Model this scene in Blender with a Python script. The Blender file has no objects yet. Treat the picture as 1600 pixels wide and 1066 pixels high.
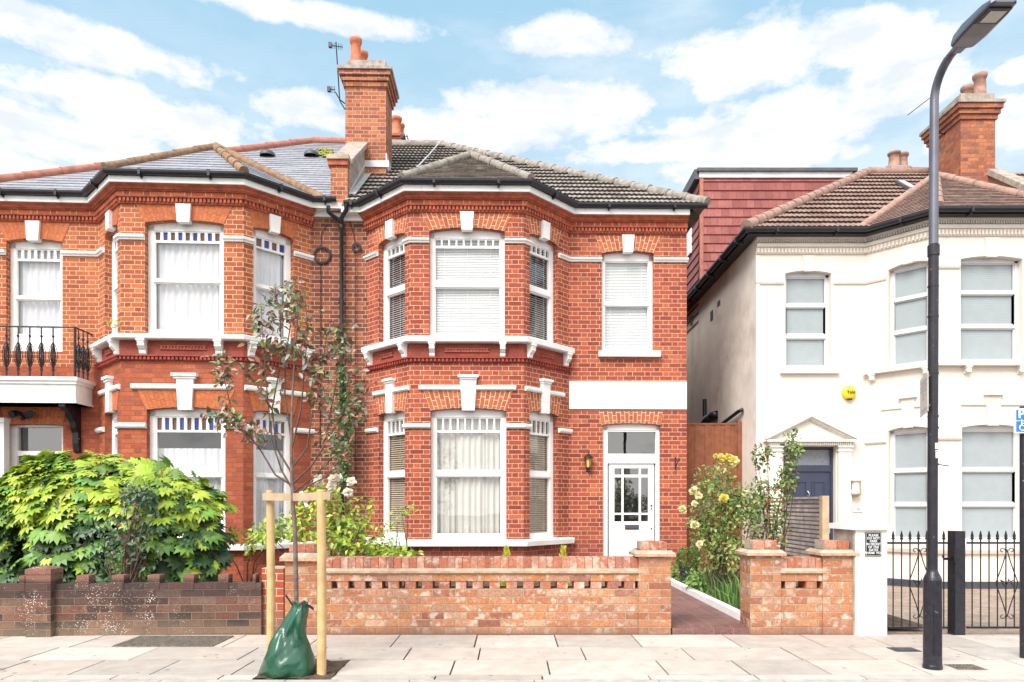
import bpy, bmesh, math, random
from mathutils import Vector, Matrix, noise as mnoise
from math import radians, sin, cos, pi, sqrt, atan2, floor
random.seed(7)
R = random.random
def U(a, b): return a + (b - a) * random.random()
S = bpy.context.scene
COL = S.collection

# ------------------------------------------------------------------ camera
F = 1600 * 24 / 36.0
CZ = 1.30
HY = 787.0
cam = bpy.data.cameras.new('camera'); camo = bpy.data.objects.new('camera', cam); COL.objects.link(camo)
camo.location = (0, 0, CZ); camo.rotation_euler = (radians(90), 0, 0)
cam.lens = 24; cam.sensor_width = 36; cam.sensor_fit = 'HORIZONTAL'
cam.shift_y = (HY - 533) / 1600.0
cam.clip_start = 0.05; cam.clip_end = 3000
S.camera = camo
# ------------------------------------------------------------------ light
SUN_EL, SUN_AZ = 48, -30          # azimuth from behind the camera, negative = from the left
w = bpy.data.worlds.new('World'); S.world = w; w.use_nodes = True
sun = bpy.data.lights.new('sun', 'SUN'); suno = bpy.data.objects.new('sun', sun); COL.objects.link(suno)
sun.energy = 1.8; sun.angle = radians(32); sun.color = (1, .96, .9)
d = Vector((sin(radians(SUN_AZ)) * cos(radians(SUN_EL)), -cos(radians(SUN_AZ)) * cos(radians(SUN_EL)), sin(radians(SUN_EL))))
suno.rotation_euler = d.to_track_quat('Z', 'Y').to_euler()
S.view_settings.view_transform = 'Standard'; S.view_settings.look = 'None'
S.view_settings.exposure = 1.55; S.view_settings.gamma = 1; S.view_settings.use_curve_mapping = False

class NT:
    "tiny node-graph builder"
    def __init__(s, tree): s.t = tree; s.n = tree.nodes; s.l = tree.links
    def node(s, ty, **kw):
        n = s.n.new(ty)
        for k, v in kw.items(): setattr(n, k, v)
        return n
    def put(s, sock, v):
        if v is None: return
        if hasattr(v, 'is_output'): s.l.new(v, sock)
        else:
            if isinstance(v, (tuple, list)) and len(v) == 3 and sock.type == 'RGBA': v = (*v, 1)
            sock.default_value = v
    def m(s, op, a, b=None, c=None, clamp=False):
        n = s.node('ShaderNodeMath', operation=op); n.use_clamp = clamp
        s.put(n.inputs[0], a); s.put(n.inputs[1], b)
        if c is not None: s.put(n.inputs[2], c)
        return n.outputs[0]
    def mix(s, f, a, b, mode='MIX'):
        n = s.node('ShaderNodeMix', data_type='RGBA', blend_type=mode)
        s.put(n.inputs[0], f); s.put(n.inputs[6], a); s.put(n.inputs[7], b)
        return n.outputs[2]
    def ss(s, x, a, b, lo=0., hi=1.):
        n = s.node('ShaderNodeMapRange', interpolation_type='SMOOTHSTEP')
        for i, v in enumerate((x, a, b, lo, hi)): s.put(n.inputs[i], v)
        return n.outputs[0]
    def noise(s, vec, scale, detail=4, rough=.55, dim='3D'):
        n = s.node('ShaderNodeTexNoise', noise_dimensions=dim)
        s.put(n.inputs['Vector'], vec); s.put(n.inputs['Scale'], scale); s.put(n.inputs['Detail'], detail); s.put(n.inputs['Roughness'], rough)
        return n.outputs[0]
    def comb(s, x, y, z=0.):
        n = s.node('ShaderNodeCombineXYZ')
        for i, v in enumerate((x, y, z)): s.put(n.inputs[i], v)
        return n.outputs[0]
    def sep(s, v):
        n = s.node('ShaderNodeSeparateXYZ'); s.put(n.inputs[0], v); return n.outputs
    def ramp(s, f, stops):
        n = s.node('ShaderNodeValToRGB'); e = n.color_ramp.elements
        while len(e) < len(stops): e.new(.5)
        for i, (p, c) in enumerate(stops): e[i].position = p; e[i].color = (*c, 1)
        s.put(n.inputs[0], f); return n.outputs[0]

# sky: Nishita blue with procedural cloud cover placed by direction (azimuth / elevation)
g = NT(w.node_tree); g.n.clear()
sky = g.node('ShaderNodeTexSky', sky_type='NISHITA'); sky.sun_disc = False
sky.sun_elevation = radians(SUN_EL); sky.sun_rotation = radians(180 - SUN_AZ)
sky.air_density = 1.0; sky.dust_density = .6; sky.ozone_density = 1.0
tc = g.node('ShaderNodeTexCoord').outputs['Generated']
dx, dy, dz = g.sep(tc)
az = g.m('ARCTAN2', dx, dy); el = g.m('ARCSINE', dz)
def ae(px, py):
    x, z = (px - 800) / F, (HY - py) / F
    return atan2(x, 1), math.atan2(z, sqrt(1 + x * x))
nz = g.noise(g.comb(g.m('MULTIPLY', az, 1.), g.m('MULTIPLY', el, 1.8), 3.1), 13.0, 8, .62)
nz2 = g.noise(g.comb(g.m('MULTIPLY', az, 1.), g.m('MULTIPLY', el, 3.5), 9.1), 2.6, 5, .55)
blob = None
for (px, py, wx, hy) in [(882, 60, 105, 34), (1180, 92, 190, 62), (1330, 60, 150, 52), (1420, 100, 120, 60), (860, 172, 190, 50), (980, 160, 70, 36), (200, 176, 230, 52),
                         (90, 215, 260, 50), (462, 168, 75, 36), (120, 62, 260, 40), (480, 22, 220, 24), (1060, 235, 190, 24), (700, 205, 230, 40), (1250, 190, 300, 60), (1560, 200, 140, 60), (1590, 112, 50, 24), (1180, 250, 200, 36), (0, 265, 300, 40)]:
    a0, e0 = ae(px, py); a1, _ = ae(px + wx, py); _, e1 = ae(px, py - hy)
    a = g.m('DIVIDE', g.m('SUBTRACT', az, a0), a1 - a0); b = g.m('DIVIDE', g.m('SUBTRACT', el, e0), e1 - e0)
    v = g.m('SUBTRACT', 1., g.m('SQRT', g.m('ADD', g.m('MULTIPLY', a, a), g.m('MULTIPLY', b, b))))
    blob = v if blob is None else g.m('MAXIMUM', blob, v)
cl = g.m('ADD', g.m('MAXIMUM', g.m('MULTIPLY', blob, 1.0), -1.0), g.m('MULTIPLY', g.m('SUBTRACT', nz, .42), 2.1))
cl = g.m('ADD', cl, g.ss(dy, .1, -.5, 0., 1.45))     # unseen cloud added behind the camera to whiten reflections and fill
mask = g.ss(cl, -.06, .62)
wisp = g.m('MULTIPLY', g.ss(nz2, .46, .74), .42)
low = g.ss(el, .70, .28, .0, .62)      # whiter air towards the horizon
amt = g.m('MAXIMUM', mask, g.m('MAXIMUM', wisp, low))
shade = g.noise(g.comb(az, g.m('MULTIPLY', el, 2.5), 5.), 9, 5, .6)
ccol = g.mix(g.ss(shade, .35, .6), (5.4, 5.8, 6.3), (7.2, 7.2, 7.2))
ccol = g.mix(g.ss(dy, .1, -.5), ccol, (12.5, 12.2, 11.8))  # added rear cloud also made brighter, as extra fill light
skyc = g.mix(1., sky.outputs[0], (1.25, 1.55, 1.35), 'MULTIPLY')
skyc = g.mix(.8, skyc, (2.7, 4.6, 6.0))
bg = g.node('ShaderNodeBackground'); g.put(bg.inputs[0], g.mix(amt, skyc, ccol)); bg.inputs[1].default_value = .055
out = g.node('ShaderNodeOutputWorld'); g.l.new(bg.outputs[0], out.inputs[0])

# ------------------------------------------------------------------ materials
MATS = {}
def mat_new(name):
    m = bpy.data.materials.new(name); m.use_nodes = True; g = NT(m.node_tree); g.n.clear()
    b = g.node('ShaderNodeBsdfPrincipled'); o = g.node('ShaderNodeOutputMaterial'); g.l.new(b.outputs[0], o.inputs[0])
    MATS[name] = m; return m, g, b
def bump(g, b, h, dist, strength=1.):
    n = g.node('ShaderNodeBump'); g.put(n.inputs['Height'], h); n.inputs['Distance'].default_value = dist; n.inputs['Strength'].default_value = strength
    g.l.new(n.outputs[0], b.inputs['Normal'])
def plain(name, col, rough=.6, var=.12, scale=6, bmp=.0, metal=0, spec=.4, dirt=None, dscale=1.5, dlo=.55, dhi=.75, fine=60):
    m, g, b = mat_new(name)
    P = g.node('ShaderNodeTexCoord').outputs['Object']
    n1 = g.noise(P, scale, 5, .6)
    f = g.ss(n1, .3, .7, 1 - var, 1 + var)
    c = g.mix(1., col, g.comb(f, f, f), 'MULTIPLY')
    if name in ('stucco', 'stucco_white', 'stucco_side', 'white_paint', 'coping'):
        px_, py_, pz_ = g.sep(P); sn = g.noise(g.comb(g.m('MULTIPLY', px_, 7.), g.m('MULTIPLY', py_, 7.), g.m('MULTIPLY', pz_, .55)), 1., 6, .75)
        c = g.mix(g.ss(sn, .54, .78, 0., .42), c, tuple(x_ * .55 for x_ in col))
    if dirt:
        dn = g.noise(P, dscale, 6, .7)
        c = g.mix(g.ss(dn, dlo, dhi, 0., .8), c, dirt)
    g.put(b.inputs['Base Color'], c); g.put(b.inputs['Roughness'], rough); b.inputs['Metallic'].default_value = metal
    b.inputs['Specular IOR Level'].default_value = spec
    if bmp: bump(g, b, g.noise(P, fine, 4, .6), bmp)
    return m
def brick(name, cols, mortar, s=.215, h=.1025, row=.075, m=.010, off=None, dirt=None, dirtamt=.5, dscale=1.2, white=0, rough=.85, bmp=.006, soot=None, specks=0):
    M, g, b = mat_new(name)
    s += .0; P = s + h
    if off is None: off = .5 if abs(s - h) > .01 else .25
    uvn = g.node('ShaderNodeUVMap'); 
    obj = g.node('ShaderNodeTexCoord').outputs['Object']
    wob = g.node('ShaderNodeTexNoise'); g.put(wob.inputs['Vector'], obj); wob.inputs['Scale'].default_value = 9; wob.inputs['Detail'].default_value = 3
    wx, wy, _ = g.sep(wob.outputs['Color'])
    u, v, _ = g.sep(uvn.outputs[0])
    u = g.m('ADD', u, g.m('MULTIPLY', g.m('SUBTRACT', wx, .5), .012)); v = g.m('ADD', v, g.m('MULTIPLY', g.m('SUBTRACT', wy, .5), .006))
    rv = g.m('DIVIDE', v, row); r = g.m('FLOOR', rv); fv = g.m('MULTIPLY', g.m('SUBTRACT', rv, r), row)
    odd = g.m('FLOORED_MODULO', r, 2.)
    pu = g.m('ADD', g.m('DIVIDE', u, P), g.m('MULTIPLY', odd, off)); cu = g.m('FLOOR', pu); fu = g.m('MULTIPLY', g.m('SUBTRACT', pu, cu), P)
    head = g.m('GREATER_THAN', fu, s)
    loc = g.m('SUBTRACT', fu, g.m('MULTIPLY', head, s)); ln = g.m('ADD', s, g.m('MULTIPLY', head, h - s))
    du = g.m('MINIMUM', loc, g.m('SUBTRACT', ln, loc)); dv = g.m('MINIMUM', fv, g.m('SUBTRACT', row, fv))
    fine = g.noise(obj, 45, 4, .65)
    dd = g.m('ADD', g.m('MINIMUM', du, dv), g.m('MULTIPLY', g.m('SUBTRACT', fine, .5), .004))
    mask = g.ss(dd, m / 2 - .0015, m / 2 + .0015)
    wn = g.node('ShaderNodeTexWhiteNoise', noise_dimensions='3D'); g.put(wn.inputs['Vector'], g.comb(g.m('ADD', g.m('MULTIPLY', cu, 2.), head), r, 0.))
    k = len(cols) - 1
    c = g.ramp(wn.outputs[0], [(i / k, cc) for i, cc in enumerate(cols)])
    f = g.ss(fine, .28, .72, .66, 1.18); c = g.mix(1., c, g.comb(f, f, f), 'MULTIPLY')
    if white:
        wn2 = g.noise(g.comb(*[g.m('ADD', g.m('MULTIPLY', q_, 1.), g.m('MULTIPLY', wn.outputs[0], k_)) for q_, k_ in zip(g.sep(obj), (3.1, 0., 5.7))]), 9, 6, .68); c = g.mix(g.ss(wn2, .50, .64, 0., white), c, (.64, .55, .46))
    big = g.noise(obj, dscale, 6, .65)
    c = g.mix(g.ss(big, .35, .7, 0., .42), c, tuple(x * .62 for x in cols[0]))
    mo = g.mix(g.ss(g.noise(obj, 25, 3), .3, .7), mortar, tuple(x * .75 for x in mortar))
    c = g.mix(mask, mo, c)
    if dirt:
        c = g.mix(g.ss(g.noise(obj, dscale * .8, 8, .75), .52, .72, 0., dirtamt), c, dirt)
    if soot:
        oz = g.sep(obj)[2]
        for (z0, z1, colr, amt_) in soot:
            zz = g.m('ADD', oz, g.m('MULTIPLY', g.m('SUBTRACT', g.noise(obj, 3, 5), .5), (z1 - z0) * 1.2))
            c = g.mix(g.ss(zz, z0, z1, 0., amt_), c, colr)
    if specks:
        vo = g.node('ShaderNodeTexVoronoi'); g.put(vo.inputs['Vector'], obj); vo.inputs['Scale'].default_value = 58
        sp = g.m('MULTIPLY', g.ss(g.noise(obj, 1.7, 4, .7), .47, .60), g.ss(g.m('SUBTRACT', vo.outputs[0], g.m('MULTIPLY', g.noise(obj, 2.6, 4, .7), .66)), -.10, -.15, 0., specks))
        c = g.mix(sp, c, (.75, .73, .68))
    g.put(b.inputs['Base Color'], c); b.inputs['Roughness'].default_value = rough; b.inputs['Specular IOR Level'].default_value = .25
    bump(g, b, g.m('ADD', mask, g.m('MULTIPLY', fine, .35)), bmp)
    return M

brick('brick_mid', [(.34, .062, .035), (.44, .092, .045), (.50, .13, .06), (.38, .072, .038), (.27, .050, .034), (.47, .105, .055), (.23, .045, .035)], (.60, .45, .32), m=.010, dirt=(.20, .06, .045), dirtamt=.5, soot=[(1.0, .35, (.20, .065, .05), .45)])
brick('brick_party', [(.17, .05, .035), (.29, .075, .042), (.36, .115, .06), (.24, .058, .036), (.12, .045, .035)], (.48, .36, .25), m=.011, dirt=(.13, .055, .045), dirtamt=.6)
brick('brick_left', [(.37, .09, .045), (.48, .13, .058), (.53, .16, .07), (.42, .10, .048), (.27, .068, .042)], (.66, .48, .28), m=.011, dirt=(.30, .10, .06), dirtamt=.3)
brick('brick_leftlow', [(.36, .08, .04), (.47, .12, .052), (.42, .095, .045), (.29, .07, .04), (.50, .14, .06)], (.25, .13, .09), m=.009, dirt=(.30, .13, .09), dirtamt=.35)
brick('brick_dull', [(.30, .065, .045), (.36, .085, .055), (.27, .06, .045)], (.33, .14, .10), m=.006, dirt=(.24, .10, .08), dirtamt=.4)
brick('arch_mid', [(.46, .12, .052), (.54, .155, .065), (.50, .135, .058), (.40, .10, .05)], (.74, .58, .42), s=.215, h=.1, row=.072, m=.011)
brick('arch_left', [(.50, .145, .06), (.55, .175, .07), (.47, .13, .055)], (.55, .22, .12), s=.15, h=.1, row=.070, m=.003, dirt=(.50, .25, .20), dirtamt=.6, dscale=2.2)
brick('brick_garden', [(.36, .14, .078), (.51, .21, .095), (.54, .25, .13), (.42, .155, .09), (.56, .33, .22), (.28, .10, .075), (.52, .20, .085)], (.42, .34, .22), s=.225, h=.225, m=.010, white=.75, soot=[(.12, .0, (.20, .12, .09), .75)], bmp=.008)
brick('brick_soldier', [(.36, .12, .08), (.50, .18, .10), (.55, .28, .20), (.30, .10, .08)], (.36, .28, .20), s=.3, h=.3, row=.075, m=.009, white=.7, bmp=.008)
brick('brick_dark', [(.12, .055, .045), (.19, .085, .06), (.22, .12, .085), (.05, .032, .03), (.16, .085, .06), (.04, .03, .03), (.20, .13, .09)], (.24, .18, .13), s=.225, h=.225, m=.009, dirt=(.030, .022, .022), dirtamt=1., dscale=2.6, specks=.9, soot=[(.33, .43, (.05, .035, .035), .62), (.53, .58, (.25, .12, .085), .75), (.22, .0, (.24, .19, .13), .45)])
brick('brick_newred', [(.38, .075, .04), (.48, .10, .05), (.42, .085, .045)], (.6, .48, .36), s=.225, h=.225, m=.010, soot=[(.4, .1, (.2, .14, .1), .6)])
brick('brick_stack', [(.30, .08, .045), (.46, .14, .065), (.53, .19, .09), (.36, .10, .055), (.24, .08, .055)], (.52, .42, .30), m=.010, dirt=(.18, .08, .06), dirtamt=.5)
brick('brick_stack_right', [(.33, .10, .06), (.44, .15, .075), (.50, .19, .09), (.22, .09, .07), (.38, .12, .07)], (.30, .20, .14), m=.007, dirt=(.20, .12, .09), dirtamt=.6, dscale=2)
brick('slate', [(.30, .30, .34), (.36, .36, .40), (.40, .39, .42), (.34, .32, .35)], (.10, .10, .11), s=.3, h=.3, row=.20, m=.006, rough=.42, bmp=.002, dirt=(.22, .22, .24), dirtamt=.3)
brick('pantile_grey', [(.24, .20, .175), (.31, .265, .235), (.38, .33, .30), (.27, .23, .20)], (.05, .045, .04), s=.264, h=.264, row=.30, m=.008, rough=.75, bmp=.004, dirt=(.15, .12, .105), dirtamt=.5, dscale=3)
brick('plaintile_moss', [(.15, .115, .095), (.20, .155, .125), (.24, .19, .15)], (.04, .035, .03), s=.165, h=.165, row=.10, m=.006, bmp=.006, dirt=(.38, .36, .31), dirtamt=.7, dscale=4)
brick('pantile_brown', [(.23, .145, .12), (.31, .20, .165), (.37, .25, .20)], (.05, .04, .035), s=.264, h=.264, row=.30, m=.008, bmp=.004, dirt=(.16, .10, .08), dirtamt=.5, dscale=2)
brick('plaintile_brown', [(.19, .12, .10), (.27, .17, .14), (.33, .22, .18)], (.05, .04, .035), s=.165, h=.165, row=.10, m=.006, bmp=.005)
brick('tile_red', [(.26, .075, .07), (.31, .10, .09), (.37, .13, .115), (.28, .085, .08)], (.09, .03, .03), s=.165, h=.165, row=.20, m=.004, rough=.6, bmp=.003)
brick('block_paving', [(.36, .27, .21), (.44, .34, .27), (.40, .29, .23), (.30, .23, .19)], (.20, .17, .14), s=.2, h=.2, row=.1, m=.008, bmp=.003)
brick('path_tile', [(.17, .085, .08), (.24, .125, .11), (.20, .10, .09)], (.34, .23, .19), s=.2, h=.2, row=.2, m=.006, off=0., bmp=.002, dirt=(.30, .19, .16), dirtamt=.6, dscale=2.5, rough=.6)
plain('terracotta', (.38, .095, .05), .8, .3, 9, .003, dirt=(.16, .06, .045), dscale=4, dlo=.5, dhi=.8)
plain('terracotta_dark', (.27, .045, .03), .7, .25, 9, .003, dirt=(.12, .03, .025), dscale=4)
plain('terra_panel', (.36, .085, .06), .8, .3, 20, .004)
plain('pot', (.52, .17, .09), .8, .2, 8, .002, dirt=(.28, .14, .10), dscale=6)
plain('pot_old', (.34, .19, .15), .85, .25, 8, .002, dirt=(.15, .11, .10), dscale=6)
plain('white_paint', (.80, .80, .79), .55, .05, 5, .003, dirt=(.42, .39, .35), dscale=3.5, dlo=.58, dhi=.82, fine=20)
plain('white_plain', (.80, .80, .80), .4, .02, 5)
plain('soffit', (.74, .73, .70), .6, .05, 5, dirt=(.45, .42, .38), dscale=3, dlo=.6, dhi=.85)
plain('upvc', (.82, .82, .82), .28, .02, 3)
plain('stucco', (.70, .635, .565), .85, .04, 2.0, .002, dirt=(.66, .58, .50), dscale=1.2, dlo=.58, dhi=.85)
plain('stucco_side', (.80, .72, .65), .9, .08, 1.5, .003, dirt=(.45, .36, .31), dscale=.8, dlo=.45, dhi=.75)  # side copy of the render, lightened to offset shade in the gap
plain('stucco_white', (.74, .69, .63), .8, .03, 4, .002)
plain('rail_rust', (.30, .27, .24), .8, .3, 8, .004)
plain('black_plastic', (.020, .020, .026), .32, .2, 8)
plain('black_iron', (.014, .014, .018), .35, .3, 20, .001)
plain('post_black', (.020, .019, .026), .33, .25, 20, .001, dirt=(.30, .30, .31), dscale=34, dlo=.655, dhi=.68)
plain('plinth', (.05, .052, .065), .6, .2, 8)
plain('lead', (.55, .56, .58), .45, .12, 6, .002)
plain('leadblack', (.08, .08, .09), .5, .2, 6)
plain('coping', (.36, .30, .26), .9, .25, 7, .01, dirt=(.12, .10, .08), dscale=5)
plain('mortar_cap', (.42, .34, .26), .95, .25, 7, .01, dirt=(.16, .15, .10), dscale=6)
plain('ledge_tile', (.46, .29, .19), .85, .25, 12, .004, dirt=(.25, .17, .12), dscale=8)
plain('ridge_red', (.36, .14, .10), .8, .2, 10, .003, dirt=(.24, .13, .09), dscale=5)
plain('ridge_ochre', (.25, .15, .09), .85, .3, 12, .004, dirt=(.15, .12, .07), dscale=8)
plain('ridge_grey', (.27, .24, .21), .9, .3, 10, .006, dirt=(.14, .12, .09), dscale=7)
plain('ridge_brown', (.33, .21, .17), .85, .2, 10, .003, dirt=(.22, .14, .11), dscale=6)
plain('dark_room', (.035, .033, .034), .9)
plain('blind', (.80, .81, .82), .5, .02)
plain('blind_warm', (.60, .50, .40), .5, .05)
plain('blind_dark', (.66, .64, .65), .5, .05)
plain('roller', (.32, .36, .38), .8, .03)
plain('wood_stake', (.56, .38, .18), .8, .18, 9, .003, dirt=(.36, .24, .11), dscale=7)
plain('wood_belt', (.42, .31, .21), .8, .15, 9, .002)
plain('fence_brown', (.22, .075, .035), .75, .2, 8, .003, dirt=(.14, .05, .03), dscale=5)
plain('slat_wood', (.44, .36, .29), .85, .3, 7, .003, dirt=(.24, .18, .14), dscale=5)
plain('slat_post', (.50, .36, .23), .8, .2, 7)
plain('kerb', (.42, .38, .34), .85, .15, 8, .003)
plain('upvc_grey', (.60, .60, .61), .3, .02, 3)
plain('asphalt', (.075, .075, .077), .9, .2, 30, .004)
plain('soil', (.10, .065, .045), .95, .4, 14, .03, fine=25)
plain('bark', (.16, .115, .10), .8, .3, 20, .003, dirt=(.08, .055, .05), dscale=12)
plain('twig', (.10, .06, .045), .8, .3, 20)
plain('bag_green', (.014, .085, .048), .27, .12, 4, .004, fine=9, spec=.7)
plain('navy', (.035, .04, .075), .35, .08, 5)
plain('chrome', (.7, .7, .72), .2, .02, metal=1)
plain('metal_grey', (.16, .16, .19), .35, .1, 6, metal=.6)
plain('lamp_lens', (.62, .60, .55), .15, .04)
plain('iron_cover', (.17, .145, .12), .7, .3, 20, .004)
plain('yellow', (.75, .52, .02), .35, .05)
plain('sign_white', (.80, .80, .80), .4, .02)
plain('sign_cream', (.60, .55, .50), .5, .05)
plain('sign_grey', (.38, .36, .35), .5, .05)
plain('sign_blue', (.02, .17, .48), .35, .03)
plain('sign_black', (.012, .014, .024), .4, .03)
plain('cage_cream', (.36, .31, .22), .5, .1)
plain('amber', (.75, .45, .12), .3, .05)
plain('pot_black', (.03, .03, .04), .5, .2)
plain('lace', (.78, .79, .82), .9, .03, 20)

def curtain_mat(name, col):
    m, g, b = mat_new(name)
    b.inputs['Roughness'].default_value = .9; g.put(b.inputs['Base Color'], (*col, 1)); b.inputs['Specular IOR Level'].default_value = .1
curtain_mat('curtain', (.56, .55, .51)); curtain_mat('net', (.66, .66, .69))
# pavement flags: one tint per flag (face colour attribute)
def tinted(name, base, rough, bmp=.002, spots=None, fine=50, stain=None):
    m, g, b = mat_new(name)
    at = g.node('ShaderNodeAttribute', attribute_name='tint')
    P = g.node('ShaderNodeTexCoord').outputs['Object']
    f = g.ss(g.noise(P, 5, 8, .7), .3, .7, .86, 1.08)
    c = g.mix(1., at.outputs['Color'], g.comb(f, f, f), 'MULTIPLY'); c = g.mix(1., c, base, 'MULTIPLY')
    if stain:
        c = g.mix(g.ss(g.noise(P, 1.4, 8, .72), .50, .68, 0., .75), c, stain)
        vo = g.node('ShaderNodeTexVoronoi'); g.put(vo.inputs['Vector'], P); vo.inputs['Scale'].default_value = 5.5
        c = g.mix(g.ss(g.m('SUBTRACT', vo.outputs[0], g.m('MULTIPLY', g.noise(P, 2, 3), .16)), .025, -.005, 0., .65), c, (.14, .12, .11))
    g.put(b.inputs['Base Color'], c); b.inputs['Roughness'].default_value = rough; b.inputs['Specular IOR Level'].default_value = .3
    bump(g, b, g.noise(P, fine, 5, .7), bmp)
tinted('flag', (.50, .43, .385), .85, .002, stain=(.40, .35, .31))
def leafmat(name, rough=.45, trans=.25):
    m, g, b = mat_new(name)
    at = g.node('ShaderNodeAttribute', attribute_name='tint')
    g.l.new(at.outputs['Color'], b.inputs['Base Color']); b.inputs['Roughness'].default_value = rough; b.inputs['Specular IOR Level'].default_value = .45
    t = g.node('ShaderNodeBsdfTranslucent'); g.l.new(at.outputs['Color'], t.inputs[0])
    mx = g.node('ShaderNodeMixShader'); mx.inputs[0].default_value = trans
    o = [n for n in g.n if n.type == 'OUTPUT_MATERIAL'][0]
    g.l.new(b.outputs[0], mx.inputs[1]); g.l.new(t.outputs[0], mx.inputs[2]); g.l.new(mx.outputs[0], o.inputs[0])
leafmat('leaf'); leafmat('leaf_glossy', .42, .18); leafmat('petal', .7, .3)
def glassmat(name, tint, base=.10, rough=.0, body=None):
    m, g, b = mat_new(name); g.n.remove(b)
    o = [n for n in g.n if n.type == 'OUTPUT_MATERIAL'][0]
    ge = g.node('ShaderNodeNewGeometry'); dt = g.node('ShaderNodeVectorMath', operation='DOT_PRODUCT'); g.l.new(ge.outputs['Incoming'], dt.inputs[0]); g.l.new(ge.outputs['Normal'], dt.inputs[1])
    fac = g.m('ADD', g.m('MULTIPLY', g.m('POWER', g.m('SUBTRACT', 1., g.m('ABSOLUTE', dt.outputs['Value'])), 5.), .9), base, clamp=True)
    P = g.node('ShaderNodeTexCoord').outputs['Object']
    bp = g.node('ShaderNodeBump'); g.put(bp.inputs['Height'], g.noise(P, 1.3, 2)); bp.inputs['Distance'].default_value = .008; bp.inputs['Strength'].default_value = .2
    gl = g.node('ShaderNodeBsdfGlossy'); gl.inputs['Roughness'].default_value = rough; g.l.new(bp.outputs[0], gl.inputs['Normal'])
    tr = g.node('ShaderNodeBsdfTransparent'); tr.inputs[0].default_value = (*tint, 1)
    mx = g.node('ShaderNodeMixShader'); g.l.new(fac, mx.inputs[0]); g.l.new(tr.outputs[0], mx.inputs[1]); g.l.new(gl.outputs[0], mx.inputs[2])
    g.l.new(mx.outputs[0], o.inputs[0])
glassmat('glass', (.97, .98, .98), .14); glassmat('glass_dark', (.75, .77, .8), .22)
plain('glass_blue', (.03, .06, .30), .15, .2); plain('glass_brown', (.13, .07, .055), .15, .2); plain('glass_grey', (.30, .30, .34), .2, .1)
plain('glass_frost', (.20, .21, .24), .25, .15, 40)

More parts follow.
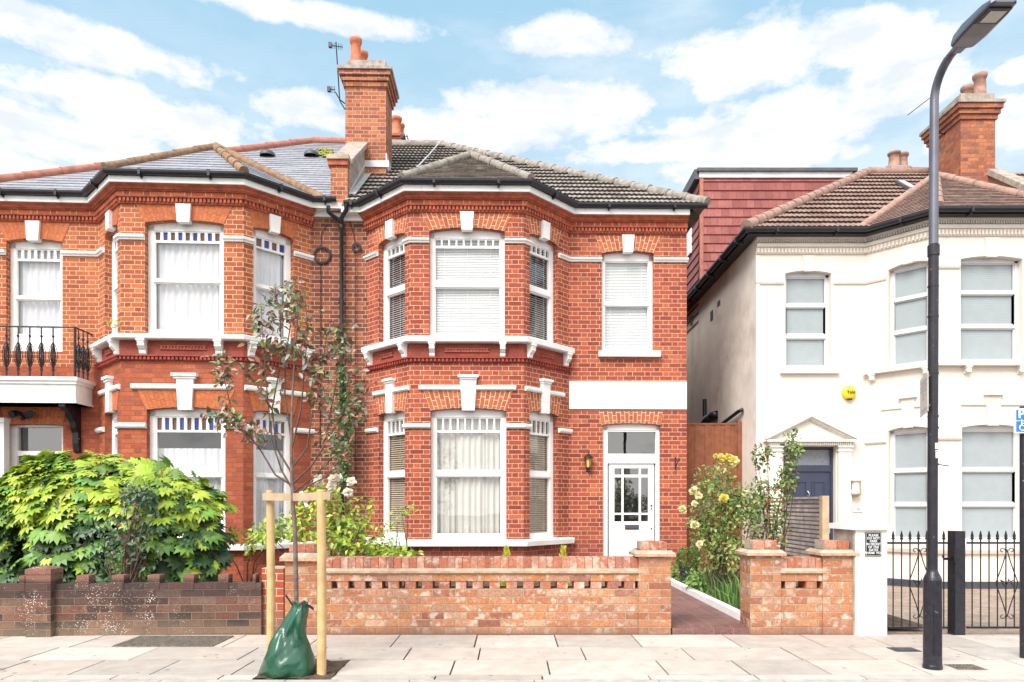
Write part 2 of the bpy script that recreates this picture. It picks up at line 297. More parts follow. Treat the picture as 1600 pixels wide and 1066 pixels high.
# ------------------------------------------------------------------ mesh building
class MB:
    def __init__(s, xf=None): s.v = []; s.f = []; s.xf = xf; s.mats = []; s.marks = []; s.vs = 0
    def mark(s): s.marks.append(len(s.f))
    def mi(s, m):
        if m not in s.mats: s.mats.append(m)
        return s.mats.index(m)
    def face(s, pts, m=None, uv=None, tint=None):
        if s.xf: pts = [s.xf(*p) for p in pts]
        i = len(s.v); s.v += [tuple(p) for p in pts]
        s.f.append((tuple(range(i, i + len(pts))), s.mi(m) if m else 0, uv, tint))
    def grid(s, rows, m=None, close=False, tint=None, uvs=None):
        "shared-vertex grid (smooth)"
        n = len(rows[0]); base = len(s.v)
        for r in rows:
            for p in r: s.v.append(tuple(s.xf(*p)) if s.xf else tuple(p))
        k = s.mi(m) if m else 0
        for i in range(len(rows) - 1):
            for j in range(n if close else n - 1):
                a = base + i * n + j; b = base + i * n + (j + 1) % n
                s.f.append(((a, b, b + n, a + n), k, None, tint))
    def box(s, x0, x1, y0, y1, z0, z1, m=None, tint=None):
        if x0 > x1: x0, x1 = x1, x0
        if y0 > y1: y0, y1 = y1, y0
        if z0 > z1: z0, z1 = z1, z0
        P = [(x, y, z) for z in (z0, z1) for y in (y0, y1) for x in (x0, x1)]
        for q in ((0, 2, 3, 1), (4, 5, 7, 6), (0, 1, 5, 4), (1, 3, 7, 5), (3, 2, 6, 7), (2, 0, 4, 6)): s.face([P[k] for k in q], m, tint=tint)
    def prism(s, pts, d0, d1, m=None, axis=1):
        "extrude polygon pts (a,b) along axis from d0 to d1: axis 1 -> pts are (x,z)"
        def P(a, b, d): return (a, d, b) if axis == 1 else ((d, a, b) if axis == 0 else (a, b, d))
        A = [P(a, b, d0) for a, b in pts]; B = [P(a, b, d1) for a, b in pts]
        s.face(A, m); s.face(B[::-1], m)
        for i in range(len(pts)):
            j = (i + 1) % len(pts); s.face([A[j], A[i], B[i], B[j]], m)
    def tube(s, path, rad, n=8, m=None, cap=True, tint=None):
        path = [Vector(p) for p in path]
        rows = []
        up = None
        for i, p in enumerate(path):
            t = (path[min(i + 1, len(path) - 1)] - path[max(i - 1, 0)])
            if t.length < 1e-9: t = Vector((0, 0, 1))
            t.normalize()
            if up is None: up = Vector((0, 0, 1)) if abs(t.z) < .9 else Vector((1, 0, 0))
            a = t.cross(up).normalized(); b = a.cross(t).normalized(); up = b
            r = rad[i] if isinstance(rad, (list, tuple)) else rad
            rows.append([p + (a * cos(2 * pi * k / n) + b * sin(2 * pi * k / n)) * r for k in range(n)])
        s.grid(rows, m, True, tint)
        if cap:
            s.face(rows[0][::-1], m, tint=tint); s.face(rows[-1], m, tint=tint)
    def lathe(s, prof, c=(0, 0, 0), n=16, m=None, tint=None):
        s.grid([[(c[0] + r * cos(2 * pi * k / n), c[1] + r * sin(2 * pi * k / n), c[2] + z) for k in range(n)] for r, z in prof], m, True, tint)
        s.face([(c[0] + prof[-1][0] * cos(2 * pi * k / n), c[1] + prof[-1][0] * sin(2 * pi * k / n), c[2] + prof[-1][1]) for k in range(n)], m, tint=tint)
    def build(s, name, mat=None, parent=None, smooth=False, loc=None, bevel=0):
        me = bpy.data.meshes.new(name)
        me.from_pydata(s.v, [], [f[0] for f in s.f])
        names = s.mats if s.mats else [mat]
        for k, nm in enumerate(names): me.materials.append(MATS[nm if nm else mat])
        uvl = me.uv_layers.new(name='UVMap')
        tinted_ = any(f[3] is not None for f in s.f)
        if tinted_: ca = me.color_attributes.new('tint', 'FLOAT_COLOR', 'CORNER')
        li = 0
        uvd = [0.] * (2 * len(me.loops)); cd = [1.] * (4 * len(me.loops)) if tinted_ else None
        for p, f in zip(me.polygons, s.f):
            p.material_index = f[1]; p.use_smooth = smooth
            if f[2]: q = f[2]
            else:
                n = p.normal
                if abs(n.z) > .8: q = [(s.v[i][0], s.v[i][1]) for i in f[0]]
                else:
                    t = Vector((-n.y, n.x)); t.normalize(); 
                    q = [(s.v[i][0] * t.x + s.v[i][1] * t.y, s.v[i][2] - s.vs) for i in f[0]]
            for j, li in enumerate(p.loop_indices):
                uvd[2 * li] = q[j][0]; uvd[2 * li + 1] = q[j][1]
                if tinted_ and f[3] is not None: cd[4 * li:4 * li + 3] = f[3]
        uvl.data.foreach_set('uv', uvd)
        if tinted_: ca.data.foreach_set('color', cd)
        me.validate(); me.update()
        o = bpy.data.objects.new(name, me); COL.objects.link(o)
        if parent: o.parent = parent
        if loc: o.location = loc
        if bevel:
            b = o.modifiers.new('bevel', 'BEVEL'); b.width = bevel; b.segments = 2; b.limit_method = 'ANGLE'; b.angle_limit = radians(35)
        return o
def split(mb, name, mat=None, parent=None, smooth=False):
    "one object per section between mark() calls"
    cuts = sorted(set([0] + mb.marks + [len(mb.f)])); out = []
    for a, b in zip(cuts, cuts[1:]):
        q = MB(); q.mats = mb.mats; mp = {}
        for f in mb.f[a:b]:
            idx = []
            for i in f[0]:
                if i not in mp: mp[i] = len(q.v); q.v.append(mb.v[i])
                idx.append(mp[i])
            q.f.append((tuple(idx), *f[1:]))
        out.append(q.build(name, mat, parent, smooth))
    return out
def tag(o, label, cat, group=None):
    o['label'] = label; o['category'] = cat
    if group: o['group'] = group
    return o
def kind(o, k='structure'): o['kind'] = k; return o
def empty(name, loc, label, cat, rz=0, group=None):
    o = bpy.data.objects.new(name, None); COL.objects.link(o); o.location = loc; o.rotation_euler = (0, 0, rz); o.empty_display_size = .2
    return tag(o, label, cat, group)
def dup(root, loc, label):
    r = root.copy(); COL.objects.link(r); r.location = loc; r['label'] = label
    for ch in list(root.children):
        c = ch.copy(); COL.objects.link(c); c.parent = r
        for q in ch.children:
            e = q.copy(); COL.objects.link(e); e.parent = c
    return r
def X(px, Y): return (px - 800) * Y / F
def Z(py, Y): return CZ - (py - HY) * Y / F

# ------------------------------------------------------------------ facade frames
class Frame:
    def __init__(s, ox, oy, th): s.o = Vector((ox, oy)); s.c = cos(th); s.s = sin(th); s.th = th
    def w(s, x, y): return Vector((s.o.x + s.c * x - s.s * y, s.o.y + s.s * x + s.c * y))
    def x(s, px, y):
        k = (px - 800) / F
        return (k * (s.o.y + s.c * y) - s.o.x + s.s * y) / (s.c - k * s.s)
    def z(s, py, x, y): return CZ - (py - HY) * s.w(x, y).y / F
class Face:
    "vertical wall face in a house's local frame, u along it from p0 to p1 (left to right seen from the street), d outward"
    def __init__(s, fr, p0, p1):
        s.fr = fr; s.p0 = Vector(p0); s.p1 = Vector(p1); s.L = (s.p1 - s.p0).length; s.t = (s.p1 - s.p0) / s.L; s.n = Vector((s.t.y, -s.t.x))
    def at(s, u, d=0): return s.p0 + s.t * u + s.n * d
    def pt(s, u, d, z): p = s.at(u, d); return (p.x, p.y, z)
    def u(s, px, d=0):
        k = (px - 800) / F; a = s.fr.w(*s.at(0, d)); b = s.fr.w(*s.at(1, d)); t = b - a
        return (k * a.y - a.x) / (t.x - k * t.y)
    def z(s, py, u, d=0): return CZ - (py - HY) * s.fr.w(*s.at(u, d)).y / F
    def mb(s): return MB(s.pt)

def arc(u, u0, u1, zs, rise):
    t = (u - (u0 + u1) / 2) / ((u1 - u0) / 2); return zs + rise * (1 - t * t)
def wall_face(mb, face, z0, z1, ops, m, mlow=None, zlow=None, depth=.5, reveal=.13):
    "ops: list of (u0,u1,zb,zs,rise) sorted from low to high; mb is a plain local MB"
    P = face.pt; L = face.L
    def q(u0, u1, a, b):
        if u1 - u0 < 1e-4 or b - a < 1e-4: return
        cuts = [a] + ([zlow] if (zlow is not None and a < zlow < b) else []) + [b]
        for c0, c1 in zip(cuts, cuts[1:]):
            mm = mlow if (zlow is not None and (c0 + c1) / 2 < zlow) else m
            mb.face([P(u0, 0, c0), P(u1, 0, c0), P(u1, 0, c1), P(u0, 0, c1)], mm, uv=[(u0, c0), (u1, c0), (u1, c1), (u0, c1)])
    zc = z0
    for k, (u0, u1, zb, zs, rise) in enumerate(ops):
        top = (ops[k + 1][2] + zs) / 2 if k + 1 < len(ops) else z1
        mm = mlow if (zlow is not None and zs < zlow) else m
        q(0, u0, zc, top); q(u1, L, zc, top); q(u0, u1, zc, zb)
        N = 10
        for i in range(N):
            a = u0 + (u1 - u0) * i / N; b = u0 + (u1 - u0) * (i + 1) / N
            za, zb_ = arc(a, u0, u1, zs, rise), arc(b, u0, u1, zs, rise)
            mb.face([P(a, 0, za), P(b, 0, zb_), P(b, 0, top), P(a, 0, top)], mm, uv=[(a, za), (b, zb_), (b, top), (a, top)])
            mb.face([P(b, 0, zb_), P(a, 0, za), P(a, -reveal, za), P(b, -reveal, zb_)], mm, uv=[(b, 0), (a, 0), (a, reveal), (b, reveal)])
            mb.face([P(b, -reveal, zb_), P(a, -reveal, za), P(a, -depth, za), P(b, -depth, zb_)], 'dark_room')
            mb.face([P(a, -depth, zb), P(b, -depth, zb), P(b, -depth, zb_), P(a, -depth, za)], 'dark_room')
        for (uu, sg) in ((u0, 1), (u1, -1)):
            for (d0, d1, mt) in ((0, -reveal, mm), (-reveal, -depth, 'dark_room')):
                pts = [P(uu, d0, zb), P(uu, d1, zb), P(uu, d1, zs), P(uu, d0, zs)]
                uv = [(0, zb), (reveal, zb), (reveal, zs), (0, zs)]
                if sg > 0: pts = pts[::-1]; uv = uv[::-1]
                mb.face(pts, mt, uv=uv)
        mb.face([P(u0, -depth, zb), P(u0, 0, zb), P(u1, 0, zb), P(u1, -depth, zb)], 'white_paint')
        zc = top
    if not ops: q(0, L, z0, z1)
    elif zc < z1: q(0, L, zc, z1)
def offs(path, d):
    "mitred offset of an open 2-D path to its outward (street) side"
    out = []
    path = [Vector(p) for p in path]
    for i, p in enumerate(path):
        ns = []
        if i > 0: t = (p - path[i - 1]).normalized(); ns.append(Vector((t.y, -t.x)))
        if i < len(path) - 1: t = (path[i + 1] - p).normalized(); ns.append(Vector((t.y, -t.x)))
        if len(ns) == 2: b = (ns[0] + ns[1]).normalized(); out.append(p + b * (d / max(.3, b.dot(ns[0]))))
        else: out.append(p + ns[0] * d)
    return out
def run(mb, path, prof, m=None, cap=True):
    "sweep a profile [(d,z)...] (closed) along path with mitres"
    mb.mark()
    rails = [offs(path, dd) for dd, _ in prof]
    n = len(prof)
    for i in range(len(path) - 1):
        for j in range(n):
            k = (j + 1) % n
            a, b = rails[j][i], rails[j][i + 1]; c, e = rails[k][i], rails[k][i + 1]
            mb.face([(a.x, a.y, prof[j][1]), (b.x, b.y, prof[j][1]), (e.x, e.y, prof[k][1]), (c.x, c.y, prof[k][1])], m)
    if cap:
        for i, rv in ((0, False), (len(path) - 1, True)):
            pts = [(rails[j][i].x, rails[j][i].y, prof[j][1]) for j in range(n)]
            mb.face(pts if rv else pts[::-1], m)
def rect(d0, d1, z0, z1): return [(d0, z0), (d1, z0), (d1, z1), (d0, z1)]
def dentils(mb, path, d0, d1, z0, z1, pitch, wd, m=None):
    mid = offs(path, d0)
    for a, b in zip(mid, mid[1:]):
        L = (b - a).length; t = (b - a) / L; n = Vector((t.y, -t.x)); k = max(1, int(L / pitch))
        for i in range(k):
            c = a + t * ((i + .5) * L / k); p = [c - t * wd / 2, c + t * wd / 2]; q = [x + n * (d1 - d0) for x in p]
            A = [(p[0].x, p[0].y), (q[0].x, q[0].y), (q[1].x, q[1].y), (p[1].x, p[1].y)]
            mb.prism(A, z0, z1, m, axis=2)
def arch_bricks(mb, face, u0, u1, zs, rise, ztop, splay, m, d=.007):
    mb.mark(); P = face.pt; N = 12
    for i in range(N):
        s0, s1 = i / N, (i + 1) / N
        def b_(s): u = u0 + (u1 - u0) * s; return u, arc(u, u0, u1, zs, rise)
        def t_(s): return u0 - splay + (u1 - u0 + 2 * splay) * s, ztop
        (a, za), (b, zb), (c, zc), (e, ze) = b_(s0), b_(s1), t_(s1), t_(s0)
        W = (u1 - u0) + splay; h0 = ztop - zs
        mb.face([P(a, d, za), P(b, d, zb), P(c, d, zc), P(e, d, ze)], m, uv=[(0, s0 * W), (0, s1 * W), (h0, s1 * W), (h0, s0 * W)])
        mb.face([P(a, 0, za), P(b, 0, zb), P(b, d, zb), P(a, d, za)], m, uv=[(0, s0 * W), (0, s1 * W), (d, s1 * W), (d, s0 * W)])
    mb.face([P(u0 - splay, 0, ztop), P(u0, 0, zs), P(u0, d, zs), P(u0 - splay, d, ztop)], m)
    mb.face([P(u1, 0, zs), P(u1 + splay, 0, ztop), P(u1 + splay, d, ztop), P(u1, d, zs)], m)
def keystone(mb, face, uc, z0, z1, w0, w1, d=.05, cap=None, m=None, dbot=None):
    mb.mark(); P = face.pt
    dbot = d if dbot is None else dbot
    A = [(uc - w0 / 2, dbot, z0), (uc + w0 / 2, dbot, z0), (uc + w1 / 2, d, z1), (uc - w1 / 2, d, z1)]
    B = [(a, -.05, c) for a, b, c in A]
    mb.face([P(*p) for p in A], m)
    for i in range(4):
        j = (i + 1) % 4; mb.face([P(*A[j]), P(*A[i]), P(*B[i]), P(*B[j])], m)
    if cap:
        zc, wc = cap
        q = face.mb(); 
        for (a, b, dd) in ((z1, z1 + (zc - z1) * .45, .02), (z1 + (zc - z1) * .45, zc, .045)):
            k = 1 if dd > .03 else .85
            bx(mb, face, uc - wc / 2 * k, uc + wc / 2 * k, -.02, d + dd, a, b, m)
def bx(mb, face, u0, u1, d0, d1, z0, z1, m=None):
    P = face.pt
    C = [P(u, d, z) for z in (z0, z1) for d in (d0, d1) for u in (u0, u1)]
    for q in ((0, 1, 3, 2), (4, 6, 7, 5), (2, 3, 7, 6), (0, 4, 5, 1), (1, 5, 7, 3), (0, 2, 6, 4)): mb.face([C[k] for k in q], m)

# windows ------------------------------------------------------------
def window(root, face, u0, u1, zb, zs, rise, top, rails, npanes=0, colours=None, cover='blind', fw=.065, rec=.11, fmat='upvc', covmat=None, cill=.07, name='window', gmat='glass', side=None, bw=.045, lowcover=None):
    """frame (part) with pane / blind / curtain sub-parts. top = (z of small-pane row bottom, top) ; rails = list of (z0,z1) solid horizontal rails"""
    f = MB()
    d0, d1 = -rec - .06, -rec
    N = 10
    zt = top[1]
    P = face.pt
    for i in range(N):      # head board curved on top
        a = u0 + (u1 - u0) * i / N; b = u0 + (u1 - u0) * (i + 1) / N
        f.face([P(a, d1, zt), P(b, d1, zt), P(b, d1, arc(b, u0, u1, zs, rise)), P(a, d1, arc(a, u0, u1, zs, rise))])
    f.face([P(u0, d1, zt), P(u0, d0, zt), P(u1, d0, zt), P(u1, d1, zt)])
    bx(f, face, u0, u0 + fw, d0, d1, zb, zs); bx(f, face, u1 - fw, u1, d0, d1, zb, zs)
    bx(f, face, u0, u1, d0, d1 + .003, zb, zb + cill)
    # moulded inner sash stiles, a little further back
    g0, g1 = u0 + fw, u1 - fw
    zz = [zb + cill] + [x for r in rails for x in r] + [zt]
    for k in range(0, len(zz), 2):
        a, b = zz[k], zz[k + 1]; s_ = .018
        bx(f, face, g0, g0 + s_, d0, d1 - .012, a, b); bx(f, face, g1 - s_, g1, d0, d1 - .012, a, b)
        bx(f, face, g0 + s_, g1 - s_, d0, d1 - .014, a, a + s_); bx(f, face, g0 + s_, g1 - s_, d0, d1 - .014, b - s_, b)
    for (a, b) in rails:
        bx(f, face, g0, g1, d0, d1 - .004, a, b)
        if b - a > .04: bx(f, face, g0, g1, d1 - .004, d1 + .012, a, a + (b - a) * .4)
    if npanes:
        zr = top[0]; mt = .028 if colours is None else .045
        bx(f, face, g0 + .018, g1 - .018, d0 + .01, d1 - .010, zr - .035, zr)
        for i in range(1, npanes):
            uu = g0 + (g1 - g0) * i / npanes; bx(f, face, uu - mt / 2, uu + mt / 2, d0 + .01, d1 - .011, zr, zt - .018)
    fo = f.build(name, fmat, root)
    gp = MB(); dg = d0 + .02
    lowz = zb + cill
    hiz = (top[0] - .035) if (npanes and colours) else zt
    gp.face([P(g0, dg, lowz), P(g1, dg, lowz), P(g1, dg, hiz), P(g0, dg, hiz)])
    gp.build('pane', gmat, fo)
    if npanes and colours:
        cg = MB()
        for i in range(npanes):
            a = g0 + (g1 - g0) * i / npanes; b = g0 + (g1 - g0) * (i + 1) / npanes
            cg.face([P(a, dg, top[0]), P(b, dg, top[0]), P(b, dg, zt), P(a, dg, zt)], colours[i % len(colours)])
        cg.build('stained_pane', None, fo)
    dc = -rec - .085
    if cover == 'blind':
        c = MB(); z = lowz; pitch = .036 if covmat else .027
        while z < zt:
            hb_ = bw / 2 * .8 if covmat else .005; zr1, zr0 = (.013, .016) if covmat else (.0105, .0105); a0, a1 = dc - hb_, dc + hb_
            c.face([P(g0 + .01, a1, z - zr1), P(g1 - .01, a1, z - zr1), P(g1 - .01, a0, z + zr0), P(g0 + .01, a0, z + zr0)])
            z += pitch
        for t in (.15, .5, .85):
            uu = g0 + (g1 - g0) * t; bx(c, face, uu - .003, uu + .003, dc + .007, dc + .010, lowz, zt)
        c.build('blind', covmat or 'blind', fo)
    elif cover in ('curtain', 'net'):
        c = MB(); n = max(30, int((g1 - g0) * 60)); ph = R() * 6
        parts = [(g0, g1)] if cover == 'net' else [(g0, g0 + (g1 - g0) * .34), (g0 + (g1 - g0) * .30, g1 - (g1 - g0) * .26), (g1 - (g1 - g0) * .32, g1)]
        topc = lowcover if lowcover else zt
        for pi_, (a, b) in enumerate(parts):
            rows = []
            for zi in range(5):
                z = zb + .02 + (topc - zb - .02) * zi / 4; row = []
                for j in range(n + 1):
                    t = j / n; uu = a + (b - a) * t
                    pleat = .021 * sin(t * (b - a) * 62 + ph + .5 * sin(t * 9 + zi * .3)) + 0.007 * sin(t * (b - a) * 27 + ph * 2)
                    row.append(P(uu, dc - .03 * (pi_ % 2 == 0) + pleat * (1.1 - zi * .12), z))
                rows.append(row)
            c.grid(rows)
        c.build('curtain', covmat or ('net' if cover == 'net' else 'curtain'), fo, smooth=True)
    elif cover == 'roller':
        c = MB(); c.face([P(g0 + .012, dc + .05, lowz + .0), P(g1 - .03, dc + .05, lowz), P(g1 - .03, dc + .05, zt), P(g0 + .012, dc + .05, zt)])
        z = lowz + .02
        while z < zt: bx(c, face, g0 + .012, g1 - .03, dc + .05, dc + .052, z, z + .004); z += .034
        c.build('blind', 'roller', fo)
    return fo

def bracket(mb, face, uc, ztop, h, wd=.085, out=.13, m=None):
    "scrolled console under a sill"
    mb.mark()
    prof = [(0, 0), (out, 0), (out, -.05), (out * .9, -.075), (out * .95, -.10), (out * .72, -h * .55), (out * .6, -h * .62), (out * .45, -h * .68), (out * .42, -h * .85), (out * .2, -h), (0, -h)]
    P = face.pt
    A = [P(uc - wd / 2, dd, ztop + z) for dd, z in prof]; B = [P(uc + wd / 2, dd, ztop + z) for dd, z in prof]
    mb.face(A[::-1], m); mb.face(B, m)
    for i in range(len(prof)):
        j = (i + 1) % len(prof); mb.face([A[i], A[j], B[j], B[i]], m)
    bx(mb, face, uc - wd / 2 - .012, uc + wd / 2 + .012, 0, out + .01, ztop - .028, ztop - .001, m)

# roofs --------------------------------------------------------------
def tiled(poly, m, course=.3, tw=.3, wave=.02, step=.02, name='roof', parent=None, nsub=6, mbx=None, lift=0):
    if tw < .1: nsub = 4
    P = [Vector(p) for p in poly]
    n = (P[1] - P[0]).cross(P[2] - P[0]).normalized()
    if n.z < 0: n = -n; P = P[::-1]
    u = Vector((0, 0, 1)).cross(n)
    if u.length < 1e-4: u = Vector((1, 0, 0))
    u.normalize(); v = n.cross(u).normalized()
    o = P[0]
    us = [(p - o).dot(u) for p in P]; vs = [(p - o).dot(v) for p in P]
    bm = bmesh.new(); uvl = bm.loops.layers.uv.new('UVMap')
    i0, i1 = int(floor(min(vs) / course)) - 1, int(floor(max(vs) / course)) + 1
    k0, k1 = int(floor(min(us) / tw)) - 1, int(floor(max(us) / tw)) + 1
    ns = nsub if wave else 1
    for i in range(i0, i1 + 1):
        prev = None
        for k in range(k0 * ns, k1 * ns + 1 + ns):
            uu = k * tw / ns; ph = (k % ns) / ns
            wv = wave * (.5 + .5 * cos(2 * pi * ph)) ** 1.0 if wave else 0
            jit = (hash((i, k // ns)) % 97) / 97 * .004
            b = o + u * uu + v * (i * course - jit * 2) + n * (step + wv + lift + jit)
            r = o + u * uu + v * (i * course) + n * (wv * .4 - .012 + lift)
            t = o + u * uu + v * ((i + 1) * course + .01) + n * (wv * .85 + lift)
            cur = [bm.verts.new(x) for x in (r, b, t)]
            if prev:
                for (A, B, v0, v1) in ((0, 1, i * course + .001, i * course + .003), (1, 2, i * course + .004, (i + 1) * course - .001)):  # riser UVs take the dark joint colour: painted shade between courses
                    f = bm.faces.new((prev[A], cur[A], cur[B], prev[B]))
                    for lp, q in zip(f.loops, ((uu - tw / ns, v0), (uu, v0), (uu, v1), (uu - tw / ns, v1))): lp[uvl].uv = q
            prev = cur
    N = len(P)
    for j in range(N):
        a, b = P[j], P[(j + 1) % N]
        e = (b - a).normalized(); no = e.cross(n)   # outward
        c = sum(P, Vector()) / N
        if (c - a).dot(no) > 0: no = -no
        bmesh.ops.bisect_plane(bm, geom=bm.verts[:] + bm.edges[:] + bm.faces[:], plane_co=a, plane_no=no, clear_outer=True)
    me = bpy.data.meshes.new(name); bm.to_mesh(me); bm.free(); me.materials.append(MATS[m])
    ob = bpy.data.objects.new(name, me); COL.objects.link(ob); ob.parent = parent
    return ob
def merge(objs):
    "join several meshes (same local space, same parent) into the first object"
    bm = bmesh.new(); mats = []
    for o in objs:
        k = len(bm.faces); bm.from_mesh(o.data); bm.faces.ensure_lookup_table()
        mm = [x for x in o.data.materials]
        idx = []
        for x in mm:
            if x not in mats: mats.append(x)
            idx.append(mats.index(x))
        for f in bm.faces[k:]: f.material_index = idx[min(f.material_index, len(idx) - 1)]
    me = objs[0].data; me.clear_geometry(); me.materials.clear()
    bm.to_mesh(me); bm.free()
    for x in mats: me.materials.append(x)
    for o in objs[1:]: bpy.data.objects.remove(o)
    return objs[0]
def ridge(mb, p, q, r=.075, seg=.42, m=None):
    mb.mark(); p, q = Vector(p), Vector(q); L = (q - p).length; k = max(1, round(L / seg)); t = (q - p) / L
    for i in range(k):
        a = p + t * (L * i / k) + Vector((0, 0, U(-.004, .004))); b = p + t * (L * (i + 1) / k + .03)
        mb.tube([a, a + t * .03, b], [r * 1.16, r * 1.12, r * .97], 12, m)
def pot(mb, c, r, h, m=None):
    mb.lathe([(r * 1.15, 0), (r * 1.12, h * .06), (r * .98, h * .10), (r * .92, h * .5), (r * .86, h * .80), (r * .98, h * .82), (r * 1.04, h * .86), (r * 1.12, h * .9), (r * 1.12, h * .985), (r * 1.0, h), (r * .75, h), (r * .75, h * .7)], c, 20, m)
def gutter(root, path, z, d=.11, off=.22, brk=.9):
    g_ = MB(); c = off + d / 2; pr = []
    for k in range(9): a = pi * k / 8; pr.append((c - cos(a) * d / 2 * 1.0, z - sin(a) * d * .55 - .0))
    pr = pr + [(c + d / 2, z + .012), (c + d / 2 - .012, z + .012), (c + d / 2 - .014, z)] + [(c - cos(pi * k / 8) * (d / 2 - .008), z - sin(pi * k / 8) * (d * .5)) for k in range(8, -1, -1)]
    run(g_, path, pr)
    rail_ = offs(path, off + d / 2)
    for a, b in zip(rail_, rail_[1:]):
        L = (b - a).length; t = (b - a) / L; n = Vector((t.y, -t.x)); k = max(1, round(L / brk))
        for i in range(k):
            cc = a + t * ((i + .5) * L / k)
            w0 = cc - t * .02; w1 = cc + t * .02
            A = [w0 - n * d * .56, w0 + n * d * .56, w1 + n * d * .56, w1 - n * d * .56]
            g_.prism([(x.x, x.y) for x in A], z - d * .62, z + .018, None, axis=2)
            A = [cc - t * .012 - n * (d * .5 + .05), cc - t * .012 + n * .01, cc + t * .012 + n * .01, cc + t * .012 - n * (d * .5 + .05)]
            g_.prism([(x.x, x.y) for x in A], z - d * .62 - .03, z - d * .6, None, axis=2)
    return g_.build('gutter', 'black_plastic', root)

# =================================================================== HOUSES
def seg(faces, i, ui, j, uj):
    pts = [faces[i].at(ui)]
    for k in range(i, j): pts.append(faces[k].p1)
    pts.append(faces[j].at(uj)); return [tuple(p) for p in pts]
PITCH = .735
def cornice(root, path, z0, d_end=None, mat='terracotta', rowmat='brick_mid'):
    c = MB(); r_ = MB()
    run(c, path, [(0, z0 - .012), (.028, z0 - .012), (.034, z0), (.034, z0 + .08), (0, z0 + .08)])
    dentils(c, path, .034, .066, z0 + .012, z0 + .072, .062, .034)
    run(c, path, [(0, z0 + .074), (.078, z0 + .074), (.085, z0 + .086), (.085, z0 + .096), (.06, z0 + .1), (0, z0 + .1)])
    run(c, path, [(0, z0 + .165), (.095, z0 + .165), (.10, z0 + .18), (.115, z0 + .19), (.13, z0 + .215), (.165, z0 + .232), (.175, z0 + .24), (.175, z0 + .25), (0, z0 + .25)])
    dentils(c, path, .10, .125, z0 + .182, z0 + .205, .03, .016)
    run(r_, path, rect(-.01, .072, z0 + .1, z0 + .166))
    c.build('cornice', mat, root); r_.vs = z0 + .1 - .004; r_.build('cornice_brick_course', rowmat, root)
    f = MB(); run(f, path, rect(-.02, .20, z0 + .25, z0 + .345)); f.build('fascia', 'white_paint', root)
def bay_roof(root, B, C, A, D, ze, tfront, tdiag, ridgem, T=None, dT=1.65):
    pth = offs([A, B, C, D], .26); A_, B_, C_, D_ = pth
    yT = B_.y + dT; zT = ze + PITCH * dT; xT = (B_.x + C_.x) / 2
    T = (xT, yT, zT); y2 = -.25 + (zT - ze) / PITCH + .3; T2 = (xT, y2, zT)
    a, b, c, e = [(p.x, p.y, ze) for p in (A_, B_, C_, D_)]
    parts = [tiled([b, c, T], *tfront), tiled([c, e, T], *tdiag), tiled([b, T, a], *tdiag), tiled([e, T2, T], *tdiag), tiled([a, T, T2], *tdiag)]
    o = merge(parts); o.name = 'bay_roof'; o.parent = root
    r_ = MB(); up = Vector((0, 0, .03))
    for p, q in ((b, T), (c, T), (T, T2)): ridge(r_, Vector(p) + up, Vector(q) + up, .066)
    return o, r_, T, T2, (a, b, c, e)

# ------------------------------------------------------------------ middle house
TH = radians(1.0)
fm = Frame(-2.914, 11.82, TH); BD = -.82
mid = empty('brick_house', (fm.o.x, fm.o.y, 0), 'red brick house with white bay windows, white front door and slatted blinds', 'house', TH)
def mk_faces(fr, pts): return [Face(fr, a, b) for a, b in zip(pts, pts[1:])]
P0 = (0., 0.); A = (fm.x(574, 0), 0.); B = (fm.x(641, BD), BD); C = (fm.x(818.5, BD), BD); D = (fm.x(889, 0), 0.); E = (fm.x(1073, 0), 0.)
FM = mk_faces(fm, [P0, A, B, C, D, E]); ff = FM[2]; uc = ff.L / 2
zz = lambda y, d=0., f=ff, u=None: f.z(y, f.L / 2 if u is None else u, d)
gz = -.12
fd = FM[3]; fw_ = FM[4]
dt0, dt1 = .12 * fd.L, .745 * fd.L
def mir(f, a, b): return (f.L - b, f.L - a)
ZU = dict(zb=zz(523.7, .12), zs=zz(360.8), rise=.055); ZG = dict(zb=zz(843.5, .12), zs=zz(641.8), rise=.045)
up = (ff.u(670.8), ff.u(788.6)); gf = (ff.u(672.6), ff.u(791.0))
cop = MB()
wall = MB()
wall_face(wall, FM[0], gz, 6.25, [], 'brick_party')
dl = mir(FM[1], dt0, dt1)
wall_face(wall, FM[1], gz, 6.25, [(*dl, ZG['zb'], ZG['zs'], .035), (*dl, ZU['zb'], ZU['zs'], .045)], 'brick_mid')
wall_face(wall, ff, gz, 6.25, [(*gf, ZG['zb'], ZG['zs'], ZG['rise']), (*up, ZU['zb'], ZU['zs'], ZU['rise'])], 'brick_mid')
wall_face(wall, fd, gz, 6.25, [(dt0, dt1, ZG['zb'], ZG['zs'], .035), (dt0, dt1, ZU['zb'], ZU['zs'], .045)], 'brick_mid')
wu = (fw_.u(940.3), fw_.u(1021.5)); du_ = (fw_.u(942), fw_.u(1032))
zw = lambda y, d=0.: fw_.z(y, fw_.L / 2, d)
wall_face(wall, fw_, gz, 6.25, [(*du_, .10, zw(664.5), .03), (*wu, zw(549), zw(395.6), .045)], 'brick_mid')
HD = 9.0
for a, b in ((E, (E[0], HD)), ((E[0], HD), (0, HD))):
    wall_face(wall, Face(fm, a, b), gz, 6.25, [], 'brick_party')
wall.build('wall', None, mid)
pathm = [P0, A, B, C, D, E]
zc0 = zz(329.5, .05)
cornice(mid, pathm[1:], zc0)
f = MB(); run(f, pathm[:2], rect(-.02, .2, zc0 + .25, zc0 + .345)); run(f, pathm[:2], rect(-.02, .06, zc0 + .165, zc0 + .25), None); split(f, 'party_fascia', 'soffit', mid)
ZE = zc0 + .40
